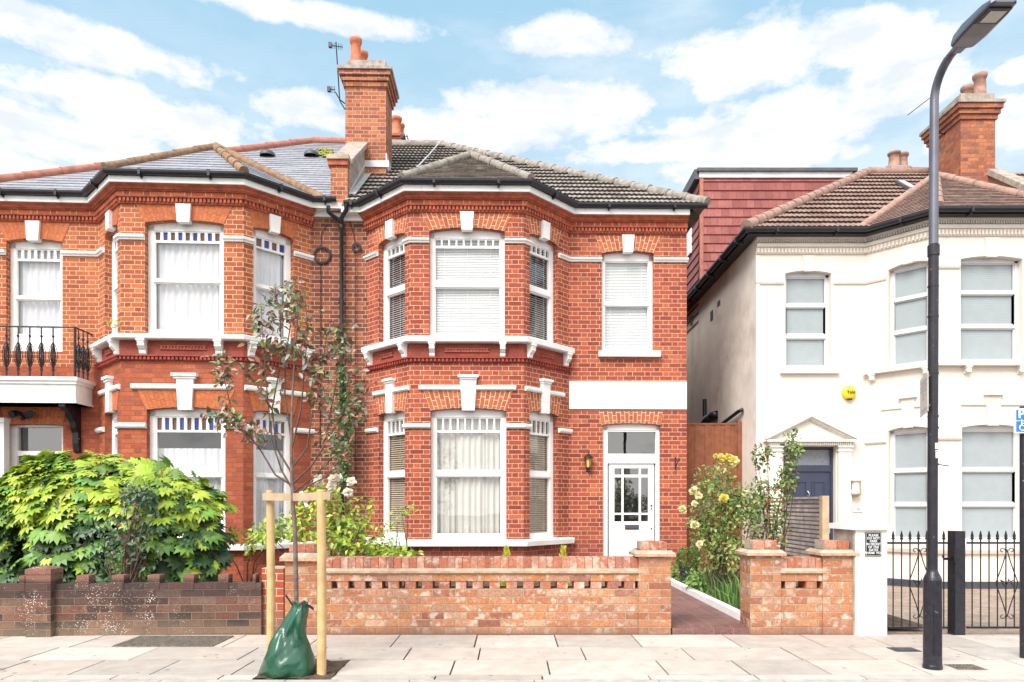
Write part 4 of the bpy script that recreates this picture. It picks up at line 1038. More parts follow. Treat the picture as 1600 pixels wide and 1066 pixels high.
# security light over the entrance
sl = empty('security_light', (*fw_.fr.w(*fw_.at(fw_.u(42), 0)), zw(650)), 'small black twin floodlight with sensor under the white balcony of the left house', 'light', TL)
q = MB(); q.box(-.04, .04, -.06, 0, -.05, .05); q.tube([(0, -.04, 0), (0, -.12, -.07)], .03, 8); q.build('body', 'black_plastic', sl)
for sx in (-1, 1):
    q = MB(); q.tube([(sx * .05, -.04, .02), (sx * .11, -.09, .03), (sx * .14, -.17, 0)], [.03, .05, .07], 10); q.build('lamp_head', 'black_plastic', sl)
# roof
yR, zRl = 4.1, ZEL + PITCH * 4.35
xrl = fl.x(489, yR); exl = fl.x(-88, -.25)
SL = ('slate', .20, .30, 0, .008)
r1 = tiled([(-.2, -.25, ZEL), (exl, -.25, ZEL), (xrl, yR, zRl), (-.2, yR, zRl)], *SL)
r2 = tiled([(exl, -.25, ZEL), (exl, 9.2, ZEL), (xrl, yR, zRl)], *SL)
r3 = tiled([(exl, 9.2, ZEL), (-.2, 9.2, ZEL), (-.2, yR, zRl), (xrl, yR, zRl)], *SL)
r_ = merge([r1, r2, r3]); r_.name = 'roof'; r_.parent = left
bo, rg2, T, T2, cn = bay_roof(left, LB, LC, LA, LD, ZEL, SL, SL, None)
v = Vector((0, 0, .03)); ridge(rg2, Vector(T) + v, Vector(cn[3]) + Vector((.05, .1, .06)), .07)
split(rg2, 'ridge', 'ridge_ochre', left, True)
rg3 = MB(); ridge(rg3, Vector((exl, -.25, ZEL)) + v, Vector((xrl, yR, zRl)) + v, .085, .6); ridge(rg3, (xrl, yR, zRl + .03), (-.2, yR, zRl + .03), .085)
split(rg3, 'ridge', 'ridge_red', left, True)
vt = MB()
for px, py in ((418, 245), (487, 245)):
    y = 2.6
    for _ in range(12): x = fl.x(px, y); z = ZEL + PITCH * (y + .25); py_ = HY - (z - CZ) * F / fl.w(x, y).y; y += (py_ - py) * .02
    vt.mark(); vt.lathe([(.16, .0), (.16, .05), (.12, .10), (.02, .12)], (x, y, z + .0), 14)
split(vt, 'roof_vent', 'leadblack', left, True)
ms = MB()
for k in range(60):
    px, py = U(495, 519), U(234, 247); y = 2.6
    for _ in range(12): x = fl.x(px, y); z = ZEL + PITCH * (y + .25); py_ = HY - (z - CZ) * F / fl.w(x, y).y; y += (py_ - py) * .02
    r = U(.02, .06); ms.lathe([(r, 0), (r * .8, .02), (.004, .03)], (x, y, z + .015), 7, tint=(.42 * U(.7, 1.1), .40 * U(.7, 1.1), .05))
kind(ms.build('moss', 'leaf', left), 'stuff')

# ------------------------------------------------------------------ white house on the right
fw = Frame(4.235, 11.86, 0); BW = -.80
white = empty('rendered_house', (4.235, 11.86, 0), 'cream rendered house with brown tiled roof and navy front door under a pediment', 'house')
J = (fw.x(1352, 0), 0.); K = (fw.x(1463, BW), BW); K2 = (K[0] + 1.80, BW); J2 = (K2[0] + .80, 0.); W1 = (J2[0] + .12, 0.); W0 = (0., 0.)
FW = mk_faces(fw, [W0, J, K, K2, J2, W1]); f0, f1, ff = FW[0], FW[1], FW[2]
zz = lambda y, d=0.: ff.z(y, 0.1, d)
z0w = lambda y, d=0.: f0.z(y, 0, d)
gw = -.2; ztw = 6.0
up = (ff.u(1501), ff.u(1598)); gf = (ff.u(1503), ff.u(1599))
dg = (f1.u(1388), f1.u(1451))
ZU = dict(zb=zz(566, .03), zs=zz(404.6), rise=.06); ZG = dict(zb=zz(849, .03), zs=zz(668), rise=.06)
wall = MB()
wo = (f0.u(1227), f0.u(1299)); do = (f0.u(1224), f0.u(1306))
MS = 'stucco'
wall_face(wall, f0, gw, ztw, [(*do, .02, z0w(697.8), 0.), (*wo, z0w(576), z0w(427), .05)], MS)
for f_, o1, o2 in ((f1, dg, dg), (ff, gf, up), (FW[3], mir(FW[3], *[x / f1.L * FW[3].L for x in dg]), mir(FW[3], *[x / f1.L * FW[3].L for x in dg]))):
    wall_face(wall, f_, gw, ztw, [(*o1, ZG['zb'], ZG['zs'], .05), (*o2, ZU['zb'], ZU['zs'], .05)], MS)
wall_face(wall, FW[4], gw, ztw, [], MS)
side = Face(fw, (0, 8.6), (0, 0)); wall_face(wall, side, gw, ztw, [], 'stucco_side')
for a, b in ((W1, (W1[0], 8.6)), ((W1[0], 8.6), (0, 8.6))): wall_face(wall, Face(fw, a, b), gw, ztw, [], 'stucco_side')
wall.build('wall', None, white)
pathw = [W0, J, K, K2, J2, W1]; full = [(0, 8.5)] + pathw
ZEW = zz(323, .3)
c = MB(); run(c, pathw, [(0, zz(346)), (.04, zz(346)), (.05, zz(343)), (.09, zz(338)), (.10, zz(334)), (0, zz(334))])
run(c, pathw, [(0, zz(369.5)), (.02, zz(369.5)), (.03, zz(359)), (.06, zz(358.5)), (.07, zz(354)), (.05, zz(352)), (0, zz(352))])
dentils(c, pathw, .02, .05, zz(368), zz(360.5), .058, .032); dentils(c, pathw, .03, .055, zz(350.5), zz(346.5), .04, .02)
run(c, pathw, rect(0, .16, zz(334) , ZEW - .065))
split(c, 'cornice', 'stucco', white)
f = MB(); run(f, full, rect(-.02, .19, ZEW - .07, ZEW - .005)); f.build('fascia', 'black_plastic', white)
gutter(white, full, ZEW, off=.19)
bm_ = MB(); z1, z0 = zz(415.0, .03), zz(419, .03); pr = [(0, z0), (.02, z0), (.035, z1 - .01), (.02, z1), (0, z1)]
wp_ = f1.L and dg
for sg_ in (seg(FW, 0, -.0, 0, wo[0] - .03), seg(FW, 0, wo[1] + .03, 1, dg[0] - .03), seg(FW, 1, dg[1] + .03, 2, up[0] - .02), seg(FW, 2, up[1] + .02, 2, ff.L)): run(bm_, sg_, pr)
z1, z0 = zz(683, .03), zz(688, .03); pr = [(0, z0), (.02, z0), (.04, z1 - .02), (.03, z1), (0, z1)]
for sg_ in (seg(FW, 1, -.0, 1, dg[0] - .03), seg(FW, 1, dg[1] + .03, 2, gf[0] - .02), seg(FW, 2, gf[1] + .02, 2, ff.L)): run(bm_, sg_, pr)
z1, z0 = zz(630, .03), zz(633, .03); pr = [(0, z0), (.025, z0), (.03, z1), (0, z1)]
ucf = (gf[0] + gf[1]) / 2; ucd = (dg[0] + dg[1]) / 2
for a, b in ((ucf - .52, ucf - .11), (ucf + .11, ucf + .52)): run(bm_, seg(FW, 2, a, 2, b), pr)
for a, b in ((ucd - .42, ucd - .1), (ucd + .1, ucd + .42)): run(bm_, seg(FW, 1, a, 1, b), pr)
split(bm_, 'string_course', 'stucco', white)
km = MB()
keystone(km, ff, ucf, ZG['zs'] + .03, zz(619), .17, .26, .025, (zz(616.5), .31)); keystone(km, f1, ucd, ZG['zs'] + .03, zz(619), .15, .2, .025, (zz(616.5), .28))
keystone(km, ff, (up[0] + up[1]) / 2, ZU['zs'] + .03, zz(372), .17, .24, .02); keystone(km, f1, ucd, ZU['zs'] + .03, zz(372), .15, .2, .02); keystone(km, f0, (wo[0] + wo[1]) / 2, z0w(427) + .03, zz(372), .15, .2, .02)
split(km, 'keystone', 'stucco', white)
s_ = MB(); z1 = ZU['zb']; run(s_, pathw[1:5], [(-.12, z1 - .06), (0, z1 - .06), (.10, z1 - .06), (.11, z1 - .015), (-.12, z1 + .004)]); s_.build('bay_sill', 'stucco_white', white)
s_ = MB(); z1 = ZG['zb']; run(s_, pathw[1:5], [(-.12, z1 - .17), (0, z1 - .17), (.05, z1 - .17), (.08, z1 - .11), (.10, z1 - .015), (-.12, z1 + .004)]); s_.build('lower_bay_sill', 'stucco_white', white)
s_ = MB(); bx(s_, f0, f0.u(1220, .06), f0.u(1312, .06), -.11, .07, z0w(583, .07), z0w(575.5, .07)); s_.build('window_sill', 'stucco_white', white)
br = MB()
for f_, us in ((ff, (ff.u(1509), ff.u(1592))), (f1, (f1.L * .12, f1.L * .88))):
    for uu in us: bracket(br, f_, uu, ZU['zb'] - .061, .13, .08, .09)
split(br, 'sill_bracket', 'stucco_white', white)
pl = MB(); run(pl, [(0, .0)] + pathw[1:], rect(-.01, .012, gw, zz(909, .01))); pl.build('plinth', 'plinth', white)
cp = MB(); bx(cp, f0, .0, .06, 0, .018, .0, zz(372)); cp.build('corner_pilaster', 'stucco_white', white)
def win_w(face, o, Z, rails, top, **k): return window(white, face, o[0], o[1], Z['zb'], Z['zs'], Z['rise'], (0, top), rails, 0, None, 'roller', fw=.05, gmat='glass', fmat='upvc_grey', cill=.06, **k)
ru = [(zz(460, -.1), zz(455, -.1)), (zz(513, -.1), zz(507.5, -.1))]; rg = [(zz(737, -.1), zz(731.8, -.1)), (zz(791.5, -.1), zz(786, -.1))]
for f_, o1, o2 in ((ff, gf, up), (f1, dg, dg), (FW[3], mir(FW[3], *[x / f1.L * FW[3].L for x in dg]), mir(FW[3], *[x / f1.L * FW[3].L for x in dg]))):
    win_w(f_, o2, dict(zb=ZU['zb'], zs=ZU['zs'], rise=.05), ru, zz(411, -.1)); win_w(f_, o1, dict(zb=ZG['zb'], zs=ZG['zs'], rise=.05), rg, zz(673.5, -.1))
win_w(f0, wo, dict(zb=z0w(576), zs=z0w(427), rise=.05), [(z0w(480.5, -.1), z0w(474.8, -.1)), (z0w(529, -.1), z0w(522.3, -.1))], z0w(433.6, -.1))
# door, pediment
q = MB(); dep = -.10; U0 = lambda px, d=0.: f0.u(px, d); zt_ = z0w(697.8)
for a, b in ((1224, 1232), (1298, 1306.5)): bx(q, f0, U0(a, dep), U0(b, dep), dep - .08, dep, .02, zt_)
bx(q, f0, U0(1232, dep), U0(1298, dep), dep - .08, dep, z0w(702, dep), zt_); bx(q, f0, U0(1232, dep), U0(1298, dep), dep - .08, dep + .004, z0w(737, dep), z0w(727, dep))
dfo = q.build('door_frame', 'navy', white)
q = MB(); q.face([f0.pt(U0(1232, dep), dep - .04, z0w(727)), f0.pt(U0(1298, dep), dep - .04, z0w(727)), f0.pt(U0(1298, dep), dep - .04, z0w(702)), f0.pt(U0(1232, dep), dep - .04, z0w(702))]); q.build('transom_pane', 'glass_frost', dfo)
q = MB(); dl0, dl1 = U0(1232, dep), U0(1298, dep); bx(q, f0, dl0, dl1, dep - .06, dep - .02, .03, z0w(737.5, dep))
W_ = dl1 - dl0
for (a, b) in ((.12, .44), (.56, .88)):
    for (za, zb_) in ((.2, .95), (1.1, z0w(752, dep))):
        a_, b_ = dl0 + W_ * a, dl0 + W_ * b
        for t in ((a_, b_, za, za + .02), (a_, b_, zb_ - .02, zb_), (a_, a_ + .02, za + .02, zb_ - .02), (b_ - .02, b_, za + .02, zb_ - .02)): bx(q, f0, t[0], t[1], dep - .02, dep - .008, t[2], t[3])
        bx(q, f0, a_ + .05, b_ - .05, dep - .02, dep - .011, za + .05, zb_ - .05)
ndo = q.build('door', 'navy', white)
q = MB(); xk = U0(1262, dep); z_ = z0w(768); q.tube([f0.pt(xk, dep - .02, z_), f0.pt(xk, dep + .01, z_)], .014, 10); q.tube([f0.pt(xk, dep + .005, z_), f0.pt(xk + .018, dep + .02, z_ - .03), f0.pt(xk + .018, dep + .02, z_ - .07), f0.pt(xk, dep + .01, z_ - .10), f0.pt(xk - .018, dep + .02, z_ - .07)], .008, 8); q.build('knocker', 'chrome', ndo)
q = MB(); xh = U0(1296, dep); z_ = z0w(825); bx(q, f0, xh - .015, xh + .015, dep - .02, dep - .005, z_ - .10, z_ + .06); q.tube([f0.pt(xh, dep - .01, z_), f0.pt(xh, dep + .035, z_), f0.pt(xh - .10, dep + .035, z_)], .009, 8); q.build('handle', 'chrome', ndo)
pd = MB(); xa, xb = U0(1198, .12), U0(1337, .12); ze = z0w(696, .12); zb2 = z0w(688.5, .12); xm = U0(1267.5, .15); zap = z0w(651, .15)
bx(pd, f0, xa + .06, xb - .06, 0, .09, ze, zb2 - .02); bx(pd, f0, xa, xb, 0, .15, zb2 - .02, zb2 + .02)
dentils(pd, [(xa + .07, 0), (xb - .07, 0)], .09, .115, ze + .012, zb2 - .025, .034, .018)
h0 = zb2 + .02
for sgn, xe in ((1, xa - .02), (-1, xb + .02)):
    dxm = xm - xe; L_ = abs(dxm); sl_ = (zap - h0) / L_
    for (o1, o2, dd) in ((0.0, .05, .17), (-.035, .0, .12)):
        P_ = [(xe, h0 + o1), (xm, zap + o1), (xm, zap + o2), (xe, h0 + o2)]
        A_ = [f0.pt(a, dd, b) for a, b in P_]; B_ = [f0.pt(a, 0, b) for a, b in P_]
        pd.face(A_); 
        for i in range(4): j = (i + 1) % 4; pd.face([A_[j], A_[i], B_[i], B_[j]])
    n = int(L_ / .036)
    for i in range(2, n): x_ = xe + dxm * i / n; z_ = h0 + (zap - h0) * i / n - .06; bx(pd, f0, x_ - .009, x_ + .009, 0, .10, z_, z_ + .026)
pd.face([f0.pt(xa + .05, .06, h0), f0.pt(xb - .05, .06, h0), f0.pt(xm, .06, zap - .03)])
pd.build('pediment', 'stucco_white', white)
for a, b in ((1202.5, 1222.5), (1310.5, 1331)):
    q = MB(); a_, b_ = U0(a, .07), U0(b, .07); bx(q, f0, a_, b_, 0, .07, .0, ze); bx(q, f0, a_ - .015, b_ + .015, 0, .09, ze - .10, ze - .08); bx(q, f0, a_ - .02, b_ + .02, 0, .10, ze - .03, ze - .001); bx(q, f0, a_ - .02, b_ + .02, 0, .09, 0, .2)
    q.build('pilaster', 'stucco_white', white)
q = MB(); q.box(0, .0, 0, 0, 0, 0) if False else None
bx(q, f0, do[0] - .05, do[1] + .05, -.1, .3, gw, .02); q.build('door_step', 'kerb', white)
# roof of the white house
PITCH = .765
yW = 3.33 - .25; zW = ZEW + PITCH * (yW + .25); xw = fw.x(1357, yW); XR = W1[0]
PB = ('pantile_brown', .30, .088, .014, .036)
r1 = tiled([(-.25, -.25, ZEW), (XR, -.25, ZEW), (XR, yW, zW), (xw, yW, zW)], *PB)
r2 = tiled([(-.25, 6.4, ZEW), (-.25, -.25, ZEW), (xw, yW, zW)], *PB)
r3 = tiled([(XR, 6.4, ZEW), (-.25, 6.4, ZEW), (xw, yW, zW), (XR, yW, zW)], *PB)
r_ = merge([r1, r2, r3]); r_.name = 'roof'; r_.parent = white
PLN = ('plaintile_brown', .10, .165, 0, .012)
bo, rgw, T, T2, cn = bay_roof(white, K, K2, J, J2, ZEW, PLN, PLN, None, dT=1.72)
v = Vector((0, 0, .03)); ridge(rgw, Vector(T) + v, Vector(cn[0]) + v, .065)
ridge(rgw, Vector((-.25, -.25, ZEW)) + v, Vector((xw, yW, zW)) + v, .095, .3); ridge(rgw, (xw, yW, zW + .03), (XR, yW, zW + .03), .09); ridge(rgw, Vector((-.25, 6.4, ZEW)) + v, Vector((xw, yW, zW)) + v, .09)
split(rgw, 'ridge', 'ridge_brown', white, True)
# red hung-tile dormer at the back
dy0 = fw.w(0, 0).y; YD = X and (4.235 + .02) * F / (1093 - 800); yd = YD - 11.86; zt_ = CZ + (HY - 279) * YD / F
xd1 = fw.x(1330, yd)
wl = Face(fw, (.02, yd), (xd1, yd)); q = MB()
def hung(face, z0, z1, u0, u1, mbx):
    z = z0; k = 0
    while z < z1:
        mbx.face([face.pt(u0, .028, z), face.pt(u1, .028, z), face.pt(u1, .004, min(z + .205, z1)), face.pt(u0, .004, min(z + .205, z1))], 'tile_red', uv=[(u0, k * .2 + .003), (u1, k * .2 + .003), (u1, k * .2 + .197), (u0, k * .2 + .197)])
        mbx.face([face.pt(u0, 0, z), face.pt(u1, 0, z), face.pt(u1, .028, z), face.pt(u0, .028, z)], 'leadblack')
        z += .2; k += 1
hung(wl, 5.4, zt_, 0, xd1, q); ws = Face(fw, (.02, yd + 5.5), (.02, yd)); hung(ws, 5.4, zt_ - .05, 0, 5.5, q)
q.box(.015, .10, yd - .035, yd - .005, 5.4, zt_, 'ridge_red')
q.box(.04, xd1, yd + .01, yd + 5.4, 5.4, zt_ - .01, 'tile_red')
q.box(0.0, xd1, yd - .05, yd - .0, zt_, zt_ + .13, 'lead'); q.box(-.05, xd1 + .1, yd - .10, yd + .2, zt_ + .13, zt_ + .20, 'leadblack')
q.box(-.10, .1, yd - .02, yd + 5.5, zt_ - .02, zt_ + .2, 'leadblack')
q.box(.05, xd1, yd + .2, yd + 5.5, zt_ - .0, zt_ + .16, 'leadblack')
q.build('dormer', None, white)
q = MB(); us = [ws.u(1069, .03), ws.u(1080, .03)]; zs_ = ws.z(345, us[1], .03), ws.z(395, us[1], .03)
bx(q, ws, us[0], us[1], -.0, .06, zs_[1], zs_[0]); q.build('dormer_window', 'upvc', white)
# chimneys
yc = 1.85; a, b = fw.x(1501, yc), fw.x(1555, yc)
zs_ = fw.z(187, a, yc); ch, zt2 = chimney(white, a, b, yc, yc + 1.05, 6.8, zs_, 'brick_stack_right', [(fw.x(1531, yc + .3), yc + .30, .12, .56), (fw.x(1513, yc + .7), yc + .72, .12, .56)], 'pot_old', 1.0)
q = MB(); a2, b2 = fw.x(1386, 5.6), fw.x(1424, 5.6); q.box(a2, b2, 5.6, 6.3, 7.5, fw.z(259, a2, 5.6), 'coping'); q.box(a2 + .05, b2 - .05, 5.65, 6.25, fw.z(259, a2, 5.6), fw.z(257, a2, 5.6), 'mortar_cap'); co2 = q.build('chimney', None, white)
for px, dy, r in ((1397, .2, .14), (1409, .4, .15)):
    q = MB(); pot(q, (fw.x(px, 5.6 + dy), 5.6 + dy, fw.z(258, a2, 5.6)), r, .36 + dy * .3); q.build('chimney_pot', 'pot_old', co2, smooth=True)
# party parapet on the right with brick-on-edge top, roof window, flaunching
xp = fw.x(1524, 1.9); q = MB(); o = .42
pr = [(-.3, ZEW + o - .1), (1.9, ZEW + PITCH * 2.15 + o), (1.9, ZEW), (-.3, ZEW - .3)]
q.prism(pr, XR - .02, XR + .20, 'brick_dark', axis=0)
n = 34
for i in range(n):
    y0 = -.3 + 2.2 * i / n; z0 = ZEW + o - .1 + (PITCH * 2.15 + .1) * i / n
    q.prism([(y0 + .004, z0 - .1), (y0 + .06, z0 - .05), (y0 + .06, z0 + .07 + U(0, .01)), (y0 + .004, z0 + .02 + U(0, .01))], XR - .06, XR + .24, 'coping', axis=0)
q.build('parapet', None, white)
q = MB(); q.prism([(yc - .9, ZEW + PITCH * (yc - .65) + .03), (yc + .1, ZEW + PITCH * (yc + .35) + .10), (yc + .1, ZEW + PITCH * (yc + .35)), (yc - .9, ZEW + PITCH * (yc - .65))], a - .5, XR - .03, axis=0); q.build('flashing', 'mortar_cap', white)
q = MB(); y = 1.9; x0, x1 = fw.x(1409, y), fw.x(1425, y); zr_ = ZEW + PITCH * (y + .25)
q.prism([(y - .25, zr_ - .195 + .05), (y + .25, zr_ + .195 + .05), (y + .25, zr_ + .195 + .12), (y - .25, zr_ - .195 + .12)], x0, x1, 'leadblack', axis=0); q.prism([(y - .2, zr_ - .156 + .121), (y + .2, zr_ + .156 + .121), (y + .2, zr_ + .156 + .13), (y - .2, zr_ - .156 + .13)], x0 + .05, x1 - .05, 'lead', axis=0); q.build('roof_window', None, white)
# pipes, rail and vents on the side wall
def sidepipe(name, pts, r, mt='black_plastic'):
    q = MB(); q.tube(pts, r, 8); return q.build(name, mt, white, smooth=True)
def sp(px, py, d=.06): u = side.u(px, d); return side.pt(u, d, side.z(py, u, d))
sidepipe('waste_pipe', [sp(1101, 624), sp(1101, 668)], .045); sidepipe('soil_pipe', [sp(1096, 668), sp(1104, 655), sp(1112, 650), sp(1119, 648, .05), sp(1120, 648, .0)], .085)
sidepipe('sloping_pipe', [sp(1126, 664), sp(1154, 643), sp(1160, 640, .04), sp(1160, 640, .0)], .035)
for px, py, h in ((1081, 502, 8), (1112.5, 493, 8), (1123.5, 474, 4)):
    q = MB(); u = side.u(px, 0); z = side.z(py, u, 0); bx(q, side, u - .09, u + .09, .0, .012, z - h * .012, z + h * .012); q.build('vent', 'leadblack', white)
q = MB(); 

# next house along
nh = empty('terraced_house', (4.235, 11.86, 0), 'neighbouring house beyond the parapet with only its brown roof edge showing', 'house')
x0 = XR + .22; x1 = x0 + 5
q = MB(); fn = Face(fw, (x0, 0), (x1, 0)); wall_face(q, fn, gw, 6.0, [(1.2, 2.2, 3.9, 5.4, .05), (1.2, 2.2, .8, 2.4, .05)], 'stucco'); q.box(x0, x1, .6, 8, gw, 5.9, 'stucco_side'); q.build('wall', None, nh)
window(nh, fn, 1.2, 2.2, 3.9, 5.4, .05, (0, 5.35), [(4.6, 4.65)], 0, None, 'roller'); window(nh, fn, 1.2, 2.2, .8, 2.4, .05, (0, 2.35), [(1.6, 1.65)], 0, None, 'roller')
o_ = merge([tiled([(x0, -.25, ZEW), (x1, -.25, ZEW), (x1, yW, zW), (x0, yW, zW)], *PB), tiled([(x1, 6.4, ZEW), (x0, 6.4, ZEW), (x0, yW, zW), (x1, yW, zW)], *PB)]); o_.name = 'roof'; o_.parent = nh

# =================================================================== GROUND
YK = 5.04; YWL = 6.75
q = MB(); q.face([(-400, -60, -.16), (400, -60, -.16), (400, 600, -.16), (-400, 600, -.16)]); kind(q.build('ground', 'asphalt'))
q = MB(); q.face([(-60, -8, -.125), (60, -8, -.125), (60, YK - .12, -.125), (-60, YK - .12, -.125)]); kind(q.build('road', 'asphalt'))
q = MB(); x = -30
while x < 30: q.box(x + .004, x + .91, YK - .13, YK, -.15, .0); x += .914
kind(q.build('kerb', 'kerb', bevel=.008))
fl_ = MB(); fl_.box(-30, 30, YK, YWL + .02, -.15, -.012, 'soil', tint=(.3, .25, .2))
rows = [(YK + .004, 5.175), (5.175, 5.67), (5.67, 6.17), (6.17, YWL + .0)]
cov = [(X(196, 6.4), X(348, 6.4), 6.18, 6.66)]
pit = (X(398, 5.1), X(520, 5.1), YK + .004, 5.67)
random.seed(11)
for ri, (y0, y1) in enumerate(rows):
    x = -12 + U(0, .5)
    while x < 12:
        wd = random.choice((.62, .76, .9, .9)) if ri not in (0,) else .8
        a, b = x + .007, x + wd - .007
        t = U(.80, 1.16); tr = U(-.03, .03); tint = (t + tr, t, t - tr * .8 - .01)
        segs = [(a, b)]
        if ri in (0, 1):
            segs = []
            if a < pit[0]: segs.append((a, min(b, pit[0])))
            if b > pit[1]: segs.append((max(a, pit[1]), b))
        for s0, s1 in segs:
            if s1 - s0 > .03: dz = U(0, .004); fl_.box(s0, s1, y0 + .006, y1 - .006, -.02, dz, 'flag', tint=tint)
        x += wd
kind(fl_.build('pavement', None))
q = MB(); q.grid([[(pit[0] + (pit[1] - pit[0]) * i / 14, pit[2] + (pit[3] - pit[2]) * j / 8, -.012 + .028 * R()) for i in range(15)] for j in range(9)]); kind(q.build('tree_pit_soil', 'soil', smooth=True))
def ground_sheet(name, x0, x1, y0, y1, z0, z1, m):
    q = MB(); q.face([(x0, y0, z0), (x1, y0, z0), (x1, y1, z1), (x0, y1, z1)]); return kind(q.build(name, m))
XP0, XP1 = X(1048, YWL), 2.38
q = MB(); q.box(XP0 - .9, XP1 + .02, YWL + .12, 11.8, -.1, .075, 'path_tile'); q.box(XP0 + .02, XP1 + .16, YWL + .03, YWL + .12, -.1, .062, 'path_tile'); kind(q.build('garden_path', None))
ground_sheet('left_garden_soil', -14, XP0 - .9, YWL + .2, 11.9, .03, .06, 'soil')
ground_sheet('garden_bed', XP1 + .1, 4.25, YWL + .2, 12.7, .05, .05, 'soil')
ground_sheet('forecourt', 3.6, 16, YWL - .02, 12.2, -.008, -.10, 'block_paving')
q = MB(); q.box(XP1, XP1 + .085, YWL + .3, 12.3, .0, .15); q.build('path_edging', 'white_paint', bevel=.01); tag(bpy.data.objects['path_edging'], 'white painted edging kerb along the garden path beside the plants', 'edging')
# covers in the pavement
q = MB(); a, b, c, e = cov[0]; q.box(a, b, c, e, -.01, .009)
nx, ny = 34, 14
for i in range(nx):
    for j in range(ny):
        x_, y_ = a + (b - a) * (i + .5) / nx, c + (e - c) * (j + .5) / ny; s1 = (b - a) / nx * .32
        q.box(x_ - s1, x_ + s1, y_ - s1, y_ + s1, .009, .015)
tag(q.build('manhole_cover', 'iron_cover'), 'long rusty grid cover in the pavement below the dark brick wall', 'cover')
q = MB(); a, b = X(1389, 6.1), X(1428, 6.1); q.box(a, b, 5.98, 6.14, -.01, .007); q.box(a + .03, b - .03, 6.0, 6.12, .007, .011); tag(q.build('manhole_cover', 'plinth'), 'small plain dark cover in the pavement before the iron gate', 'cover')
q = MB(); a, b = X(1488, 5.4), X(1533, 5.4); q.box(a, b, 5.32, 5.50, -.01, .006)
for i in range(7): x_ = a + .03 + (b - a - .06) * i / 6; q.box(x_ - .006, x_ + .006, 5.34, 5.48, .006, .012)
q.box(a + .02, b - .02, 5.40, 5.42, .006, .013); tag(q.build('drain_cover', 'iron_cover'), 'small slotted water cover in the pavement right of the lamp post', 'cover')

# =================================================================== GARDEN WALLS
def soldier(mb, x0, x1, y0, y1, z0, h=.105, m='brick_soldier', pitch=.075):
    n = max(1, round((x1 - x0) / pitch))
    for i in range(n):
        a = x0 + (x1 - x0) * i / n; b = x0 + (x1 - x0) * (i + 1) / n; j = U(0, .006); o = U(0, 9)
        C_ = lambda P_: P_
        zt = z0 + h + j; y0_ = y0 - U(0, .006)
        uv = [(o + .03, i * .075 + .006 + 100), (o + .03, i * .075 + .069 + 100), (o + .12, i * .075 + .069 + 100), (o + .12, i * .075 + .006 + 100)]
        uv = [(.02 + .3 * (i * 7 % 13), i * .075 + .006), (.02 + .3 * (i * 7 % 13), i * .075 + .069), (.12 + .3 * (i * 7 % 13), i * .075 + .069), (.12 + .3 * (i * 7 % 13), i * .075 + .006)]
        a += .004; b -= .004
        mb.face([(a, y0_, z0), (b, y0_, z0), (b, y0_, zt), (a, y0_, zt)], m, uv=uv)
        mb.face([(a, y0_, zt), (b, y0_, zt), (b, y1, zt), (a, y1, zt)], m, uv=[(u_, v_ ) for u_, v_ in uv])
        for xx in (a, b): mb.face([(xx, y0_, z0), (xx, y0_, zt), (xx, y1, zt), (xx, y1, z0)], m, uv=uv)
        mb.face([(b, y1, z0), (a, y1, z0), (a, y1, zt), (b, y1, zt)], m, uv=uv)
    mb.box(x0, x1, y0 + .006, y1 - .006, z0, z0 + h - .006, 'mortar_cap')
def ledge(mb, x0, x1, y0, y1, z0, h, o):
    "overhanging creasing tiles: thin bottom step then sloped mortar"
    mb.box(x0 - o, x1 + o, y0 - o, y1 + o, z0, z0 + h * .45, 'ledge_tile')
    A_ = [(x0 - o, y0 - o), (x1 + o, y0 - o), (x1 + o, y1 + o), (x0 - o, y1 + o)]; B_ = [(x0, y0), (x1, y0), (x1, y1), (x0, y1)]
    for i in range(4): j = (i + 1) % 4; mb.face([(*A_[i], z0 + h * .45), (*A_[j], z0 + h * .45), (*B_[j], z0 + h), (*B_[i], z0 + h)], 'mortar_cap')
zq = lambda py, Y=YWL: Z(py, Y)
def low_wall(mb, x0, x1, y0, y1):
    zh0, zh1, zt0_, zt1_ = zq(920.5), zq(908.5), zq(895.8), zq(888.5)
    mb.box(x0, x1, y0, y1, -.05, zh0, 'brick_garden')
    # honeycomb course: headers with gaps
    n = round((x1 - x0) / .172); p = (x1 - x0) / n
    for i in range(n):
        c = x0 + p * (i + .5) ; wd = .062
        mb.box(c - wd + .01, c + wd - .01, y0 + .006, y1 - .006, zh0, zh1, 'brick_soldier')
    mb.box(x0, x1, y0, y1, zh1, zt0_, 'brick_garden')
    ledge(mb, x0 + .0, x1 - .0, y0, y1, zt0_, zt1_ - zt0_, .022)
    soldier(mb, x0, x1, y0 + .005, y1 - .005, zt1_, zq(872.5) - zt1_)
def pier(mb, x0, x1, y0, y1, pyt, pyl0, pyl1, capin=.03):
    z1 = zq(pyl1); mb.box(x0, x1, y0, y1, -.05, z1, 'brick_garden')
    ledge(mb, x0, x1, y0, y1, z1, zq(pyl0) - z1, .04)
    soldier(mb, x0 + capin, x1 - capin, y0 + capin, y1 - capin, zq(pyl0), zq(pyt) - zq(pyl0), pitch=.1)
gwl = empty('garden_wall', (0, YWL, 0), 'long pale orange brick wall with honeycomb gaps and two capped piers', 'wall')
def at_y(mb, name, root):
    mb.v = [(x, y - YWL, z) for x, y, z in mb.v]; return mb.build(name, None, root)
q = MB(); low_wall(q, X(495, YWL), X(998, YWL), YWL + .02, YWL + .235); at_y(q, 'wall_run', gwl)
q = MB(); pier(q, X(998, YWL), X(1048.5, YWL), YWL, YWL + .31, 847.5, 860, 869.5); at_y(q, 'pier', gwl)
q = MB(); pier(q, X(445, YWL), X(495, YWL), YWL, YWL + .31, 852.5, 864, 876.5); at_y(q, 'pier', gwl)
